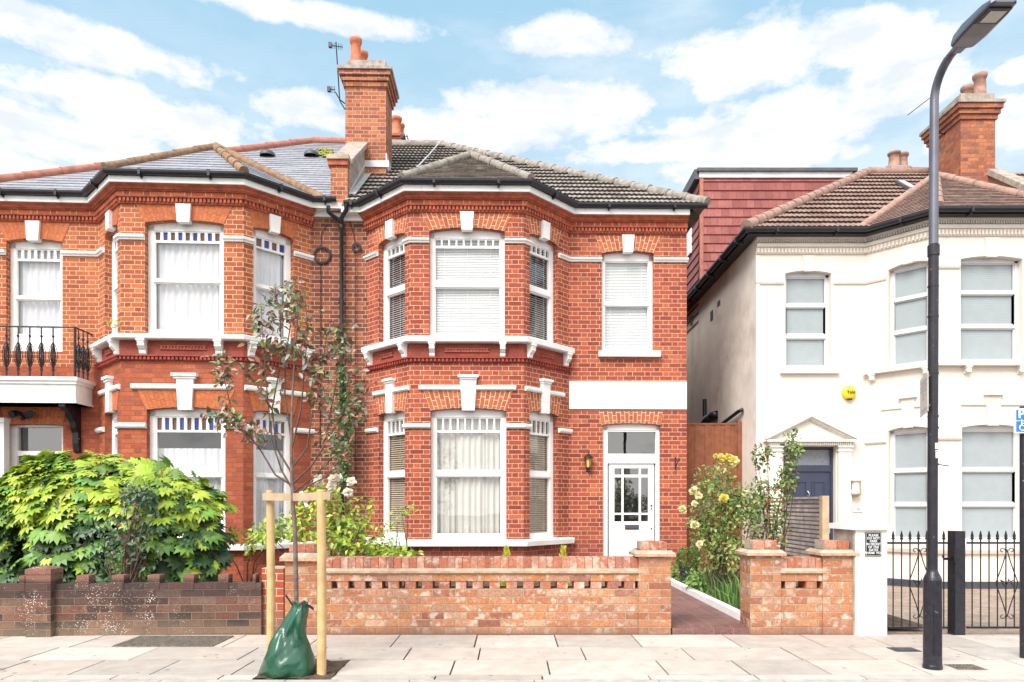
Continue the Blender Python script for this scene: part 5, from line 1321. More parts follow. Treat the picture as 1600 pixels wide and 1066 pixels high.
gw2 = empty('garden_wall', (0, YWL, 0), 'short pale orange brick wall with two capped piers beside the cream pillar', 'wall')
q = MB(); low_wall(q, X(1220.5, YWL), X(1286, YWL), YWL + .02, YWL + .235); at_y(q, 'wall_run', gw2)
q = MB(); pier(q, X(1172, YWL), X(1220.5, YWL), YWL, YWL + .29, 846, 859, 868); at_y(q, 'pier', gw2)
q = MB(); pier(q, X(1286, YWL), X(1334, YWL), YWL, YWL + .29, 846, 859, 868); at_y(q, 'pier', gw2)
q = MB(); q.box(X(409, 6.85), X(443, 6.85), 6.85, 7.12, -.05, Z(889, 6.85), 'brick_newred'); q.box(X(409, 6.85), X(443, 6.85) + .0, 6.85, 7.12, Z(889, 6.85), Z(888, 6.85), 'mortar_cap')
tag(q.build('brick_pillar', None), 'small bright red brick pillar between the dark wall and the pale wall', 'pillar')
# dark wall on the left, slightly angled
TD = radians(3.2); fk = Frame(X(408, 6.8), 6.80, TD)
dw = empty('garden_wall', (fk.o.x, fk.o.y, 0), 'dark weathered brick wall with stepped top in front of the big bush', 'wall', TD)
K_ = lambda px: fk.x(px, 0); zk = lambda py, px=200: fk.z(py, K_(px), 0)
q = MB(); q.box(K_(-140), 0, 0, .115, -.06, zk(912), 'brick_dark'); z1 = zk(912); zm = zk(899)
for a, b in ((-90, -64), (-40, -12), (30, 47), (119.5, 147), (175, 201.5), (230.7, 257.5), (286, 311), (341, 365), (395, 407.5)):
    q.box(K_(a), K_(b - 8), -.004, .119, z1 - .07, zm, 'brick_dark')
q.box(K_(-140), 0, -.002, .222, z1, z1 + .008, 'brick_newred') if False else None
q.build('wall_run', None, dw)
q = MB(); a, b = K_(46), K_(85); q.box(a, b, -.06, .14, -.06, zk(896, 60), 'brick_dark'); A_ = zk(896, 60)
q.box(a - .004, b + .004, -.064, .144, A_, A_ + .045, 'brick_dark'); q.grid([[((a + b) / 2 + (xx) * (b - a) / 2 * cos(asn), .04 + yy * .10, A_ + .045 + .03 * (1 - max(abs(xx), abs(yy)) ** 2)) for xx in (-1, -.6, 0, .6, 1)] for yy, asn in ((-1, 0), (-.6, 0), (0, 0), (.6, 0), (1, 0))], 'brick_dark'); q.build('pier', None, dw)
# cream gate pillar
cpx = empty('gate_pillar', (0, 6.72, 0), 'cream rendered gate pillar with a white cap and rough grey side', 'pillar')
x0, x1 = X(1337, 6.72), X(1386, 6.72); zt_ = Z(828, 6.72)
q = MB(); q.box(x0, x1, 0, .44, -.05, zt_, 'stucco_white'); q.box(x0 - .015, x0 + .0, .01, .43, -.05, zt_, 'coping'); q.build('pillar_body', None, cpx)
q = MB(); q.box(x0 - .05, x1 + .02, -.03, .46, zt_, zt_ + .055); q.build('cap', 'white_paint', cpx, bevel=.012)
def text_obj(name, s, size, mat, parent, loc, rot, ext=.001, font_scale=1, align='CENTER', bold=0.0):
    cu = bpy.data.curves.new(name, 'FONT'); cu.body = s; cu.size = size; cu.extrude = ext; cu.align_x = align; cu.align_y = 'CENTER'; cu.offset = bold; cu.space_line = .86; cu.space_character = 1.08
    t = bpy.data.objects.new(name + '_tmp', cu); COL.objects.link(t)
    dg_ = bpy.context.evaluated_depsgraph_get(); me = bpy.data.meshes.new_from_object(t.evaluated_get(dg_))
    bpy.data.objects.remove(t)
    me.materials.clear(); me.materials.append(MATS[mat])
    o = bpy.data.objects.new(name, me); COL.objects.link(o); o.location = loc; o.rotation_euler = rot; o.parent = parent; o.scale = (font_scale, 1, 1); return o
RX = (radians(90), 0, 0)
sg = empty('sign', (X(1364.7, 6.71), 6.715, Z(850.5, 6.71)), 'small black sign with white lettering on the cream gate pillar', 'sign')
q = MB(); w_, h_ = .078, .118; q.box(-w_, w_, -.006, .004, -h_, h_); q.build('plate', 'sign_black', sg, bevel=.002)
text_obj('lettering', 'PLEASE\nDO NOT\nPARK\nIN FRONT\nOF THE\nGATES\nTHANK YOU', .0335, 'sign_white', sg, (0, -.008, 0), RX, .001, .86, bold=.0004)
q = MB(); 
for a, b in ((-w_ + .005, -w_ + .007), (w_ - .007, w_ - .005)): q.box(a, b, -.0075, -.006, -h_ + .005, h_ - .005)
for a, b in ((-h_ + .005, -h_ + .007), (h_ - .007, h_ - .005)): q.box(-w_ + .007, w_ - .007, -.0075, -.006, a, b)
q.build('border', 'sign_white', sg)

# =================================================================== GATES
def gate(name, x0, x1, y, label, latx=None, firstpx=None, pitch=.0835, stile=None):
    g_ = empty(name, (x0, y, 0), label, 'gate', group=None); zt, zb = Z(848.5, y), Z(980.5, y); W_ = x1 - x0
    q = MB(); q.box(0, W_, -.012, .012, zt - .010, zt + .010); q.box(0, W_, -.012, .012, zb - .010, zb + .010)
    if stile: q.box(stile - .012, stile + .012, -.014, .014, zb + .01, zt - .01)
    q.build('rail', 'black_iron', g_)
    n = int(W_ / pitch); 
    for i in range(n + 1):
        x = (firstpx if firstpx is not None else .04) + i * pitch
        if x > W_: break
        q = MB(); q.tube([(x, -.0, zb + .01), (x, 0, zt - .008)], .006, 6); z = zt + .010
        prof = [(0, .0), (.006, 0), (.006, .012), (.012, .018), (.006, .024), (.008, .028)]
        q.tube([(x, 0, z), (x, 0, z + .025)], .007, 6)
        pts = [(-.004, .02), (-.022, .030), (-.020, .038), (-.010, .040), (-.016, .060), (0, .112), (.016, .060), (.010, .040), (.020, .038), (.022, .030), (.004, .02)]
        q.prism([(x + a * .8, z + b) for a, b in pts], -.006, .006, axis=1)
        q.build('bar', 'black_iron', g_)
    for lx_ in latx or []:
        q = MB(); zc = (zt + zb) / 2 + .02; hh = (zt - zb) * .40; ww = .105
        q.tube([(lx_, -.012, zc + hh), (lx_ + ww * .35, -.012, zc + hh * .62), (lx_ + ww, -.012, zc + .02), (lx_ + ww, -.012, zc - .02), (lx_ + ww * .35, -.012, zc - hh * .62), (lx_, -.012, zc - hh)], .005, 6)
        q.tube([(lx_, -.012, zc + hh), (lx_ - ww * .35, -.012, zc + hh * .62), (lx_ - ww, -.012, zc + .02), (lx_ - ww, -.012, zc - .02), (lx_ - ww * .35, -.012, zc - hh * .62), (lx_, -.012, zc - hh)], .005, 6)
        for sg1 in (-1, 1):
            for sg2 in (-1, 1):
                pts = [(lx_ + sg2 * (.06 - .03 * cos(t_) - .03) + sg2 * .012, -.012, zc + sg1 * (hh + .01 + .03 * sin(t_) )) for t_ in [k * .5 for k in range(11)]]
                pts = [(lx_ + sg2 * (.045 + .028 * (1 - k * .06) * cos(pi + k * .55)), -.012, zc + sg1 * (hh - .01 + .028 * (1 - k * .06) * sin(k * .55 + .0))) for k in range(10)]
                q.tube(pts, .0045, 5)
        for sg2 in (-1, 1):
            pts = [(lx_ + sg2 * (.0 + .05 * k / 4), -.014, zc + .03 * sin(k * .9) * sg2) for k in range(6)]; q.tube(pts, .005, 5)
            q.tube([(lx_ - sg2 * .02, -.014, zc + .05), (lx_, -.014, zc), (lx_ + sg2 * .07, -.014, zc + .035)], .005, 5)
        q.build('scroll', 'black_iron', g_)
    return g_, zt, zb
YG = 6.84
ga, zt_, zb_ = gate('iron_gate', X(1387, YG), X(1489.5, YG), YG, 'black spear-topped iron gate between the cream pillar and the black post', [X(1436, YG) - X(1387, YG)], X(1395.5, YG) - X(1387, YG), .0845, X(1487.5, YG) - X(1387, YG))
q = MB(); xx = X(1478, YG) - X(1387, YG); q.box(xx - .04, xx + .10, -.03, -.015, zt_ - .17, zt_ - .145); q.tube([(xx - .04, -.022, zt_ - .15), (xx - .05, -.03, zt_ - .12)], .008, 6); q.build('latch', 'black_iron', ga)
gb, _, _ = gate('iron_gate', X(1511, YG), X(1660, YG), YG, 'black spear-topped iron gate right of the black post, cut by the frame', [X(1572, YG) - X(1511, YG)], X(1519, YG) - X(1511, YG), .0845)
gp_ = empty('gate_post', (X(1500.5, 6.76), 6.82, 0), 'thick square black steel post between the two iron gates', 'post')
q = MB(); q.box(-.050, .050, -.06, .06, -.05, Z(830, 6.76)); q.build('post', 'post_black', gp_, bevel=.006)
q = MB(); q.box(-.075, -.045, -.085, -.05, Z(879, 6.76), Z(862, 6.76)); q.build('lock_box', 'black_iron', gp_)

# =================================================================== FENCES
YF = 12.6
fb = empty('timber_fence', (X(1072, YF), YF, 0), 'tall reddish brown board fence closing the gap between the two houses', 'fence')
q = MB(); x = -.3; W_ = 4.22 - X(1072, YF); k = 0
while x < W_ - .06:
    q.mark(); q.box(x, x + .098, -.012 - .01 * (k % 2), .012, -.05, Z(664, YF) + U(-.004, .004)); x += .092; k += 1
kk = split(q, 'board', 'fence_brown', fb)
q = MB(); q.box(W_ - .07, W_, -.05, .03, -.05, Z(658, YF)); q.build('post', 'fence_brown', fb)
q = MB(); q.box(-.3, W_ - .07, -.03, .03, Z(664, YF) - .0, Z(664, YF) + .03); q.build('top_rail', 'fence_brown', fb)
XS = 4.21
sc_ = empty('slatted_screen', (XS, 9.2, 0), 'weathered horizontal slat screen between the rose bush and the navy door', 'fence')
q = MB(); z = .10; n = 0
ZT = 1.385
while z < ZT - .04:
    for (ya, yb) in ((0.05, 1.45), (1.45, 2.9)):
        if n == 6 and ya < 1: continue
        q.mark(); w0 = U(-.004, .004); q.box(-.012, .012, ya, yb - .004, z + w0, z + .037 + w0)
    z += .0605; n += 1
split(q, 'slat', 'slat_wood', sc_)
q = MB(); q.box(-.045, .045, -.04, .05, -.05, ZT + .02); q.mark(); q.box(.012, .06, 1.42, 1.48, -.05, ZT); q.mark(); q.box(.012, .06, 2.84, 2.9, -.05, ZT)
split(q, 'post', 'slat_post', sc_)
q = MB(); q.box(-.04, .05, .05, 2.9, ZT - .018, ZT + .01); q.build('top_rail', 'slat_wood', sc_)

# =================================================================== STREET FURNITURE
lp = empty('lamp_post', (X(1457, 5.38), 5.38, 0), 'tall black street lamp post with a grey lamp head over the pavement', 'lamp post')
q = MB(); q.lathe([(.070, -.02), (.070, .03), (.066, .035), (.066, .66), (.066, .70), (.060, .72), (.040, .765), (.037, .78), (.037, 1.2)], (0, 0, 0), 28); q.box(-.03, .03, -.069, -.060, .12, .52); q.build('base', 'post_black', lp, smooth=False)
zj = Z(388, 5.38); zc_ = Z(160, 5.38)
q = MB(); q.tube([(0, 0, 1.2), (0.008, 0, zj)], .037, 20); q.lathe([(.043, 0), (.043, .08), (.036, .09), (.034, .09)], (.008, 0, zj - .06), 20)
for zz_ in (Z(449, 5.38), Z(496, 5.38), Z(585, 5.38), Z(652, 5.38), Z(670, 5.38), Z(727, 5.38)): q.lathe([(.040, 0), (.040, .012)], (.005, 0, zz_), 20)
q.build('column', 'post_black', lp, smooth=False)
q = MB(); pts = [(.008, 0, zj), (.014, 0, zc_)]
for k in range(1, 9): a = k / 8 * radians(82); pts.append((.014, -.24 * (1 - cos(a)), zc_ + .24 * sin(a)))
pts.append((.014, -.30, zc_ + .245)); q.tube(pts, [.034] + [.031] * 8 + [.028, .028], 18); q.build('arm', 'metal_grey', lp, smooth=True)
zh = zc_ + .245
q = MB()
def hs(y, w_, zb, zt): return [(-w_ + .014, y, zb), (-w_ * .8 + .014, y, zb - .008), (w_ * .8 + .014, y, zb - .008), (w_ + .014, y, zb), (w_ + .014, y, zb + .02), (w_ * .8 + .014, y, zt), (-w_ * .8 + .014, y, zt), (-w_ + .014, y, zb + .02)]
sec = [hs(-.27, .035, zh - .03, zh + .04), hs(-.33, .038, zh - .03, zh + .045), hs(-.335, .085, zh - .028, zh + .05), hs(-.45, .098, zh - .03, zh + .055), hs(-.66, .098, zh - .026, zh + .04), hs(-.76, .088, zh - .02, zh + .015), hs(-.775, .07, zh - .014, zh + .008)]
q.grid(sec, None, True); q.face(sec[0]); q.face(sec[-1][::-1]); q.lathe([(.03, 0), (.03, .035), (.02, .045)], (.014, -.50, zh + .05), 12); ho = q.build('lamp_head', 'metal_grey', lp)
q = MB(); q.box(.014 - .078, .014 + .078, -.735, -.585, zh - .040, zh - .030, 'black_plastic'); q.box(.014 - .056, .014 + .056, -.715, -.605, zh - .044, zh - .0401, 'lamp_lens'); q.build('lens', None, ho)
q = MB(); zs_ = Z(718, 5.34)
q.box(-.004, .030, -.0405, -.0375, Z(702, 5.34), Z(692, 5.34)); q.box(.0, .026, -.0405, -.0375, Z(716, 5.34), Z(706, 5.34)); q.build('sticker', 'sign_cream', lp)
text_obj('number', '2', .07, 'sign_white', lp, (.010, -.042, Z(709, 5.34)), RX, .0008)
q = MB(); q.tube([(0, -.03, Z(725, 5.34)), (.10, -.05, Z(728, 5.3))], .004, 6); q.build('cable_tie', 'black_plastic', lp)
# sign on the lamp post, seen at a slant
a_ = Vector((3.23, 5.30, 0)); b_ = Vector((3.41, 5.70, 0)); dv = (b_ - a_); ang = atan2(dv.y, dv.x)
zc0_ = (Z(580, 5.3) + Z(642.6, 5.3)) / 2; hh = (Z(580, 5.3) - Z(642.6, 5.3)) / 2
ps = empty('street_sign', (*((a_ + b_) / 2).xy, zc0_), 'pale rectangular sign strapped to the lamp post and seen edge on', 'sign', ang)
q = MB(); L_ = dv.length / 2; q.box(-L_, L_, -.003, .003, -hh, hh); q.build('plate', 'sign_cream', ps, bevel=.002)
q = MB()
for (z, w0, w1, h_) in ((.10, -.16, .16, .022), (.065, -.15, .14, .018), (.03, -.14, .15, .018), (-.04, -.05, .05, .05), (-.13, -.16, .12, .020)):
    x = w0
    while x < w1: q.box(x, x + .016, .003, .0045, z, z + h_); x += .023
q.build('lettering', 'sign_grey', ps)
q = MB(); q.box(-L_ - .06, -L_ + .03, -.012, -.003, hh - .05, hh - .03); q.mark(); q.box(-L_ - .06, -L_ + .03, -.012, -.003, -hh + .03, -hh + .05); split(q, 'strap', 'black_iron', ps)
# parking sign at the right edge
YP = 5.7; pk = empty('parking_sign', (X(1605, YP), YP, 0), 'blue and white disabled parking sign on a dark pole at the right edge', 'sign')
q = MB(); q.tube([(.006, .045, -.02), (.006, .045, Z(634, YP))], .03, 14); q.build('pole', 'post_black', pk)
sx0, sx1, sz0, sz1 = X(1585, YP) - X(1605, YP), X(1622, YP) - X(1605, YP), Z(677, YP), Z(638, YP)
q = MB(); q.box(sx0, sx1, -.003, .01, sz0, sz1); q.build('plate', 'sign_white', pk, bevel=.002)
q = MB(); zm = (sz0 + sz1) / 2; q.box(sx0 + .012, sx1 - .012, -.006, -.003, zm + .004, sz1 - .012); q.mark(); q.box(sx0 + .012, sx1 - .012, -.006, -.003, sz0 + .012, zm - .004); split(q, 'blue_field', 'sign_blue', pk)
text_obj('letter', 'P', .10, 'sign_white', pk, (sx0 + .052, -.0075, zm + (sz1 - zm) / 2), RX, .0008, 1.1, bold=.002)
q = MB(); wx, wz = sx0 + .062, sz0 + .045
q.tube([(wx + .024 * cos(t), -.0075, wz + .024 * sin(t)) for t in [radians(120 + k * 20) for k in range(12)]], .0045, 5); q.tube([(wx - .006, -.0075, wz + .050), (wx - .004, -.0075, wz + .016), (wx + .016, -.0075, wz + .014), (wx + .026, -.0075, wz - .010)], .005, 5); q.tube([(wx - .006, -.0075, wz + .036), (wx + .014, -.0075, wz + .034)], .004, 5); q.tube([(wx - .007, -.009, wz + .060), (wx - .007, -.006, wz + .060)], .008, 10)
q.build('wheelchair_symbol', 'sign_white', pk)
# wall lanterns
ln = empty('wall_lantern', (*fm.w(*FM[4].at(FM[4].u(919.5, .08), .08)), Z(723, 11.8)), 'small black wall lantern with amber glass left of the white front door', 'lantern')
q = MB(); q.lathe([(.012, .165), (.02, .15), (.05, .125), (.085, .085), (.092, .075), (.06, .072)][::-1], (0, 0, 0), 8)
for k in range(4): a = k * pi / 2 + .4; q.tube([(.058 * cos(a), .058 * sin(a), .075), (.040 * cos(a), .040 * sin(a), -.08)], .006, 5)
q.lathe([(.0, -.15), (.02, -.14), (.015, -.125), (.045, -.10), (.045, -.08)], (0, 0, 0), 8); q.tube([(0, 0, -.10), (0, .08, -.12)], .012, 6); q.box(-.03, .03, .07, .08, -.16, -.05); q.tube([(0, 0, .16), (0, 0, .19)], .008, 6); q.build('frame', 'black_iron', ln)
q = MB(); q.lathe([(.034, -.08), (.052, .072)], (0, 0, 0), 8); q.build('lantern_glass', 'amber', ln)
kb = MB(); u = FM[4].u(1055); z = zt = CZ - (724 - HY) * fm.w(*FM[4].at(u)).y / F
f5 = FM[4]; kb.tube([f5.pt(u, .01, z + .11), f5.pt(u, .015, z - .11)], .010, 6); kb.tube([f5.pt(u, .01, z - .08), f5.pt(u + .03, .09, z + .03), f5.pt(u + .05, .11, z + .08)], .008, 6); kb.box(*sorted((f5.pt(u - .015, 0, 0)[0], f5.pt(u + .015, 0, 0)[0])), 0, 0, 0, 0) if False else None
o_ = kb.build('lamp_bracket', 'black_iron'); o_.matrix_world = mid.matrix_world; o_.location = (fm.o.x, fm.o.y, 0); o_.rotation_euler = (0, 0, TH); tag(o_, 'empty black iron lamp bracket on the brick right of the white front door', 'bracket')
def caged(px, label):
    r = empty('wall_lantern', (fw.w(f0.u(px, .07), 0).x, 11.86 - .07, Z(764, 11.8)), label, 'lantern')
    q = MB(); q.box(-.085, .085, .0, .07, -.01, .13); q.lathe([(.03, -.14), (.06, -.12), (.085, -.10), (.09, -.08)], (0, 0, 0), 14)
    for k in range(5): a = pi * k / 4; q.tube([(.08 * cos(a), -.08 * sin(a) + .0, -.09), (.08 * cos(a), -.08 * sin(a), .13)], .006, 5)
    q.lathe([(.09, .13), (.085, .145), (.05, .15)], (0, 0, 0), 14); q.build('cage', 'cage_cream', r)
    q = MB(); q.lathe([(.06, -.09), (.06, .13)], (0, 0, 0), 12); q.build('shade', 'upvc', r)
caged(1337, 'small cream caged wall light right of the navy door'); caged(1192, 'small cream caged wall light left of the navy door behind rose stems')
ab = empty('burglar_alarm', (fw.w(f0.u(1327.5, .05), 0).x, 11.86, Z(614.5, 11.86)), 'round yellow alarm box on the cream wall above the pediment', 'alarm')
q = MB(); rows = []
for r_, y_ in ((.118, 0), (.118, -.045), (.11, -.06), (.06, -.072), (.0, -.075)): rows.append([(r_ * cos(t), y_, r_ * sin(t)) for t in [2 * pi * k / 28 for k in range(28)]])
q.grid(rows, None, True); q.build('cover', 'yellow', ab, smooth=True)
q = MB(); q.box(-.04, .04, -.065, -.02, -.125, -.10); q.build('lens', 'black_plastic', ab)
text_obj('lettering', 'Yale', .082, 'sign_black', ab, (.006, -.092, .008), RX, .001, .95, bold=.0018)
np_ = empty('house_number', (fw.w(f0.u(1340, .01), 0).x, 11.855, Z(796, 11.86)), 'small white number plaque on the cream wall below the right wall light', 'plaque')
q = MB(); q.prism([(-.08, -.045), (.08, -.045), (.08, .03), (.03, .035), (0, .055), (-.03, .035), (-.08, .03)], -.012, 0); q.build('plate', 'lead', np_)
text_obj('number', '15', .06, 'sign_black', np_, (0, -.014, -.005), RX, .0006)
# aerials on the shared chimney
def aer(pts_mast, booms, name, label, root_y):
    r = empty(name, (0, 0, 0), label, 'aerial'); r.location = pts_mast[0]; o0 = Vector(pts_mast[0])
    q = MB(); q.tube([Vector(p) - o0 for p in pts_mast], .012, 6); q.build('mast', 'black_iron', r)
    q = MB()
    for (c, dirv, L_, n, el_, vert) in booms:
        c = Vector(c) - o0; dv_ = Vector(dirv).normalized(); q.tube([c, c + dv_ * L_], .008, 5)
        for i in range(n):
            p = c + dv_ * (L_ * (i + .5) / n); e = Vector((0, 0, el_)) if vert else Vector((el_ * .3, -el_, 0)) ; q.tube([p - e, p + e], .0045, 4)
        q.box(c.x - .03, c.x + .03, c.y - .03, c.y + .03, c.z - .04, c.z + .05)
    q.build('antenna', 'black_iron', r)
Ya = 13.3; P_ = lambda px, py, Y=Ya: (X(px, Y), Y, Z(py, Y))
aer([P_(539, 171), P_(531, 158), P_(530, 145), P_(525, 66)], [(P_(516, 71), (1, .15, -.05), .24, 7, .06, True)], 'tv_aerial', 'tall thin aerial leaning left of the shared chimney stack', Ya)
aer([P_(539, 162), P_(531, 156), P_(524, 144)], [(P_(514, 140), (1, .1, .02), .12, 4, .07, True)], 'tv_aerial', 'short lower aerial bracketed to the left side of the shared chimney', Ya)
aer([P_(640, 222, 16.2), P_(635, 212, 16.2)], [(P_(628, 214, 16.2), (1, 0, .1), .15, 3, .06, True)], 'tv_aerial', 'tiny dark aerial behind the ridge right of the terracotta pots', 16)
aer([P_(1500, 215, 14.2), P_(1455, 205, 14.2), P_(1456, 150, 14.2)], [(P_(1457, 150, 14.2), (-1, .2, -.75), .58, 14, .05, False)], 'tv_aerial', 'slanting aerial seen left of the lamp post near the right chimney', 14)
# cable coils on the party wall
def coil(px, py, r, label, up_, dn_):
    y = -.03; x = fm.x(px, y); z = fm.z(py, x, y); q = MB()
    for k in range(4): rr = r - .008 * k; q.tube([(x + rr * cos(t), y - .01 * (k % 2), z + rr * sin(t)) for t in [2 * pi * i / 24 for i in range(25)]], .009, 5)
    q.tube([(fm.x(a, y), y, fm.z(b, fm.x(a, y), y)) for a, b in up_], .007, 5); q.tube([(fm.x(a, y), y, fm.z(b, fm.x(a, y), y)) for a, b in dn_], .007, 5)
    o = q.build('cable_coil', 'black_plastic'); o.location = (fm.o.x, fm.o.y, 0); o.rotation_euler = (0, 0, TH); tag(o, label, 'cable')
coil(503.5, 399, .15, 'large loop of grey cable on the brick wall left of the downpipe', [(510, 350), (502, 365), (501, 385)], [(501, 413), (501, 520), (500, 700)])
coil(557, 387, .08, 'small dark cable coil on the brick wall right of the downpipe', [(545, 340), (551, 360), (555, 379)], [(556, 396), (556, 560), (556, 760)])

# =================================================================== PLANTS
def frame_of(d, n):
    d = d.normalized(); s_ = d.cross(n)
    if s_.length < 1e-3: s_ = d.cross(Vector((1, 0, 0)))
    s_.normalize(); return d, s_, s_.cross(d).normalized()
def leaf(mb, p, d, n, L, wd, tint, fold=.25):
    d, s_, n = frame_of(d, n); t = p + d * L
    a = p + d * L * .35 + s_ * wd / 2 + n * fold * wd; b = p + d * L * .35 - s_ * wd / 2 + n * fold * wd
    a2 = p + d * L * .72 + s_ * wd * .36 + n * fold * wd * .5; b2 = p + d * L * .72 - s_ * wd * .36 + n * fold * wd * .5
    m_ = p + d * L * .5 - n * .02 * L
    mb.face([p, a, a2, t], None, tint=tint); mb.face([p, t, b2, b], None, tint=tint)
def rndv(): 
    while True:
        v = Vector((U(-1, 1), U(-1, 1), U(-1, 1)))
        if .05 < v.length < 1: return v.normalized()
def tin(c, var=.25, hv=.12):
    k = U(1 - var, 1 + var); return (c[0] * k * U(1 - hv, 1 + hv), c[1] * k, c[2] * k * U(1 - hv, 1 + hv))
def palm(mb, p, d, n, L, tint):
    "hand-shaped leaf of nine lobes"
    d, s_, n = frame_of(d, n)
    for k in range(9):
        a = radians(-124 + 31 * k); l = L * (1 - .38 * (abs(k - 4) / 4) ** 1.4) * U(.9, 1.08); dr = -.16 * abs(sin(a)) - .04
        dd = (d * cos(a) + s_ * sin(a) + n * dr); sd = (s_ * cos(a) - d * sin(a))
        c0 = p + n * .0; m1 = p + dd * l * .55 + n * .05 * l; tip = p + dd * l - n * .08 * l
        e1 = m1 + sd * l * .21; e2 = m1 - sd * l * .21
        b1 = p + dd * l * .22 + sd * l * .13; b2 = p + dd * l * .22 - sd * l * .13
        tt = tuple(x * U(.93, 1.07) for x in tint)
        mb.face([c0, b1, e1, m1], None, tint=tt); mb.face([c0, m1, e2, b2], None, tint=tt)
        mb.face([m1, e1, tip], None, tint=tt); mb.face([m1, tip, e2], None, tint=tt)
random.seed(21)
# big fatsia
FY = 8.35
fb_ = empty('fatsia_bush', (X(166, FY), FY, .03), 'very large glossy lime green bush with hand shaped leaves behind the dark wall', 'bush')
q = MB(); stm = MB(); RXf, RYf, zc = 1.38, .85, .62; ZTf = Z(722, FY) - .03
for i in range(800):
    xs = U(-1, 1); ph = radians(U(-48, 118)); hh_ = (1 - abs(xs) ** 2.6) ** .5
    bump_ = 1 + .16 * mnoise.noise(Vector((xs * 2.6, ph * 1.7, 1.)))
    sq = (U(.90, 1.0) if i % 4 else U(.5, .8)) * bump_
    c = Vector((xs * RXf * (1 - .10 * max(0, -sin(ph))), -cos(ph) * RYf * (.35 + .65 * hh_) * sq, zc + (sin(ph) * ((ZTf - zc) if ph > 0 else .62) * (.30 + .70 * hh_)) * sq))
    u = Vector((xs * .9, -cos(ph) * 1.0, sin(ph) * .9)).normalized()
    if c.z < .2: continue
    if c.z < 1.05 and sq > .86 and R() < .38: continue
    if mnoise.noise(Vector((c.x * 3.2, c.z * 3.2, 5.))) < -.22 and c.z < 1.25: continue
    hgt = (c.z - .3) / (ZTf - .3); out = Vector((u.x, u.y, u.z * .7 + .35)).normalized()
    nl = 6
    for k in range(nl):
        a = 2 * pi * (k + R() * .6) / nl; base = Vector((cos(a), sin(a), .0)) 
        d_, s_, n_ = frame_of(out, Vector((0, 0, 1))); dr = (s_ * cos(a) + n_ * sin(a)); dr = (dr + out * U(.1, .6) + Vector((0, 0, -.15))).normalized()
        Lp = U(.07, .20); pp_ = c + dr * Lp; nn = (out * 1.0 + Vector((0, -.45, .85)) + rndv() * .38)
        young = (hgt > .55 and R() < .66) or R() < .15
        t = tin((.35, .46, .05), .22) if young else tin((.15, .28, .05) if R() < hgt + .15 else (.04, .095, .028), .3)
        if sq < .84: t = tin((.035, .085, .022), .25)  # inner leaves tinted darker: shade inside the bush put into colour
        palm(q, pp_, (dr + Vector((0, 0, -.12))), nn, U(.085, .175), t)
        stm.tube([c - out * .1, pp_], .004, 4, cap=False)
for i in range(26):
    a = U(-1, 1); q0 = Vector((a * .9, U(-.3, .4), 0)); stm.tube([q0, q0 + Vector((a * .15, U(-.1, .1), .5)), q0 + Vector((a * .3, U(-.2, .2), 1.0))], [.022, .018, .012], 6)
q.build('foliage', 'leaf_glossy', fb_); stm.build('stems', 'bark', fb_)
def shrub(name, label, cat, c, rx, ry, rz, n, L, cols, wts, stems=8, flowers=None, mat='leaf', base=None, shell=.5, droop=-.2, blobs=None, lean=.5):
    r = empty(name, (c[0], c[1], base if base is not None else max(.03, c[2] - rz)), label, cat); o = Vector(r.location)
    q = MB(); bl = blobs or [(0, 0, 0, 1, 1, 1)]
    ctr = []
    for i in range(n):
        b = random.choice(bl); u = rndv() * (shell + (1 - shell) * R() ** .5)
        p = Vector(c) + Vector(((b[0] + u.x * b[3]) * rx, (b[1] + u.y * b[4]) * ry, (b[2] + u.z * b[5]) * rz)) - o
        d = (u * .8 + rndv() * .9 + Vector((0, 0, droop))); nn = (u * .6 + rndv() * .6 + Vector((0, -.4, .9)))
        col = random.choices(cols, wts)[0]; l = L * U(.65, 1.25); leaf(q, p, d, nn, l, l * .55, tin(col))
        if i % 9 == 0: ctr.append(p)
    q.build('foliage', mat, r)
    if stems:
        q = MB()
        for i in range(stems):
            t = random.choice(ctr); b0 = Vector((U(-.12, .12) * rx * 2, U(-.1, .1), .0)); m_ = b0.lerp(t, .5) + Vector((U(-.08, .08), U(-.05, .05), .08)); q.tube([b0, m_, t], [.011, .007, .003], 5)
        q.build('stems', 'twig', r)
    for (fx, fy, fz, fr, fc) in flowers or []:
        q = MB(); p = Vector((fx, fy, fz)) - o
        for k in range(34):
            u = rndv(); u.y = -abs(u.y) * .7 if k % 3 else u.y; leaf(q, p + u * fr * .25, u + rndv() * .35, u + Vector((0, -.5, .3)), fr * U(.6, 1.0), fr * .95, tin(fc, .08, .04), .3)
        q.build('rose_flower', 'petal', r)
    return r
def P3(px, py, Y): return (X(px, Y), Y, Z(py, Y))
YS = 7.45
shrub('rose_bush', 'grey green rose bush with a few dark red shoots before the fatsia', 'bush', P3(195, 830, YS), .55, .28, .52, 620, .055, [(.11, .19, .12), (.07, .13, .07), (.17, .26, .18), (.30, .05, .06)], [5, 4, 3, .6], 22, base=.03, shell=.1, blobs=[(0, 0, 0, .8, 1, .9), (-.5, 0, -.35, .5, .8, .5), (.35, 0, .3, .5, .8, .6), (.25, 0, -.4, .6, .8, .4), (.15, 0, .75, .25, .5, .35), (.35, 0, .75, .3, .5, .2)])
WR = (.80, .76, .66); YV = 7.75
fl4 = [(*P3(px, py, YV - .3), .055, WR) for px, py in ((497, 752), (518, 760), (527, 746), (549, 753), (544, 770), (521, 750))]
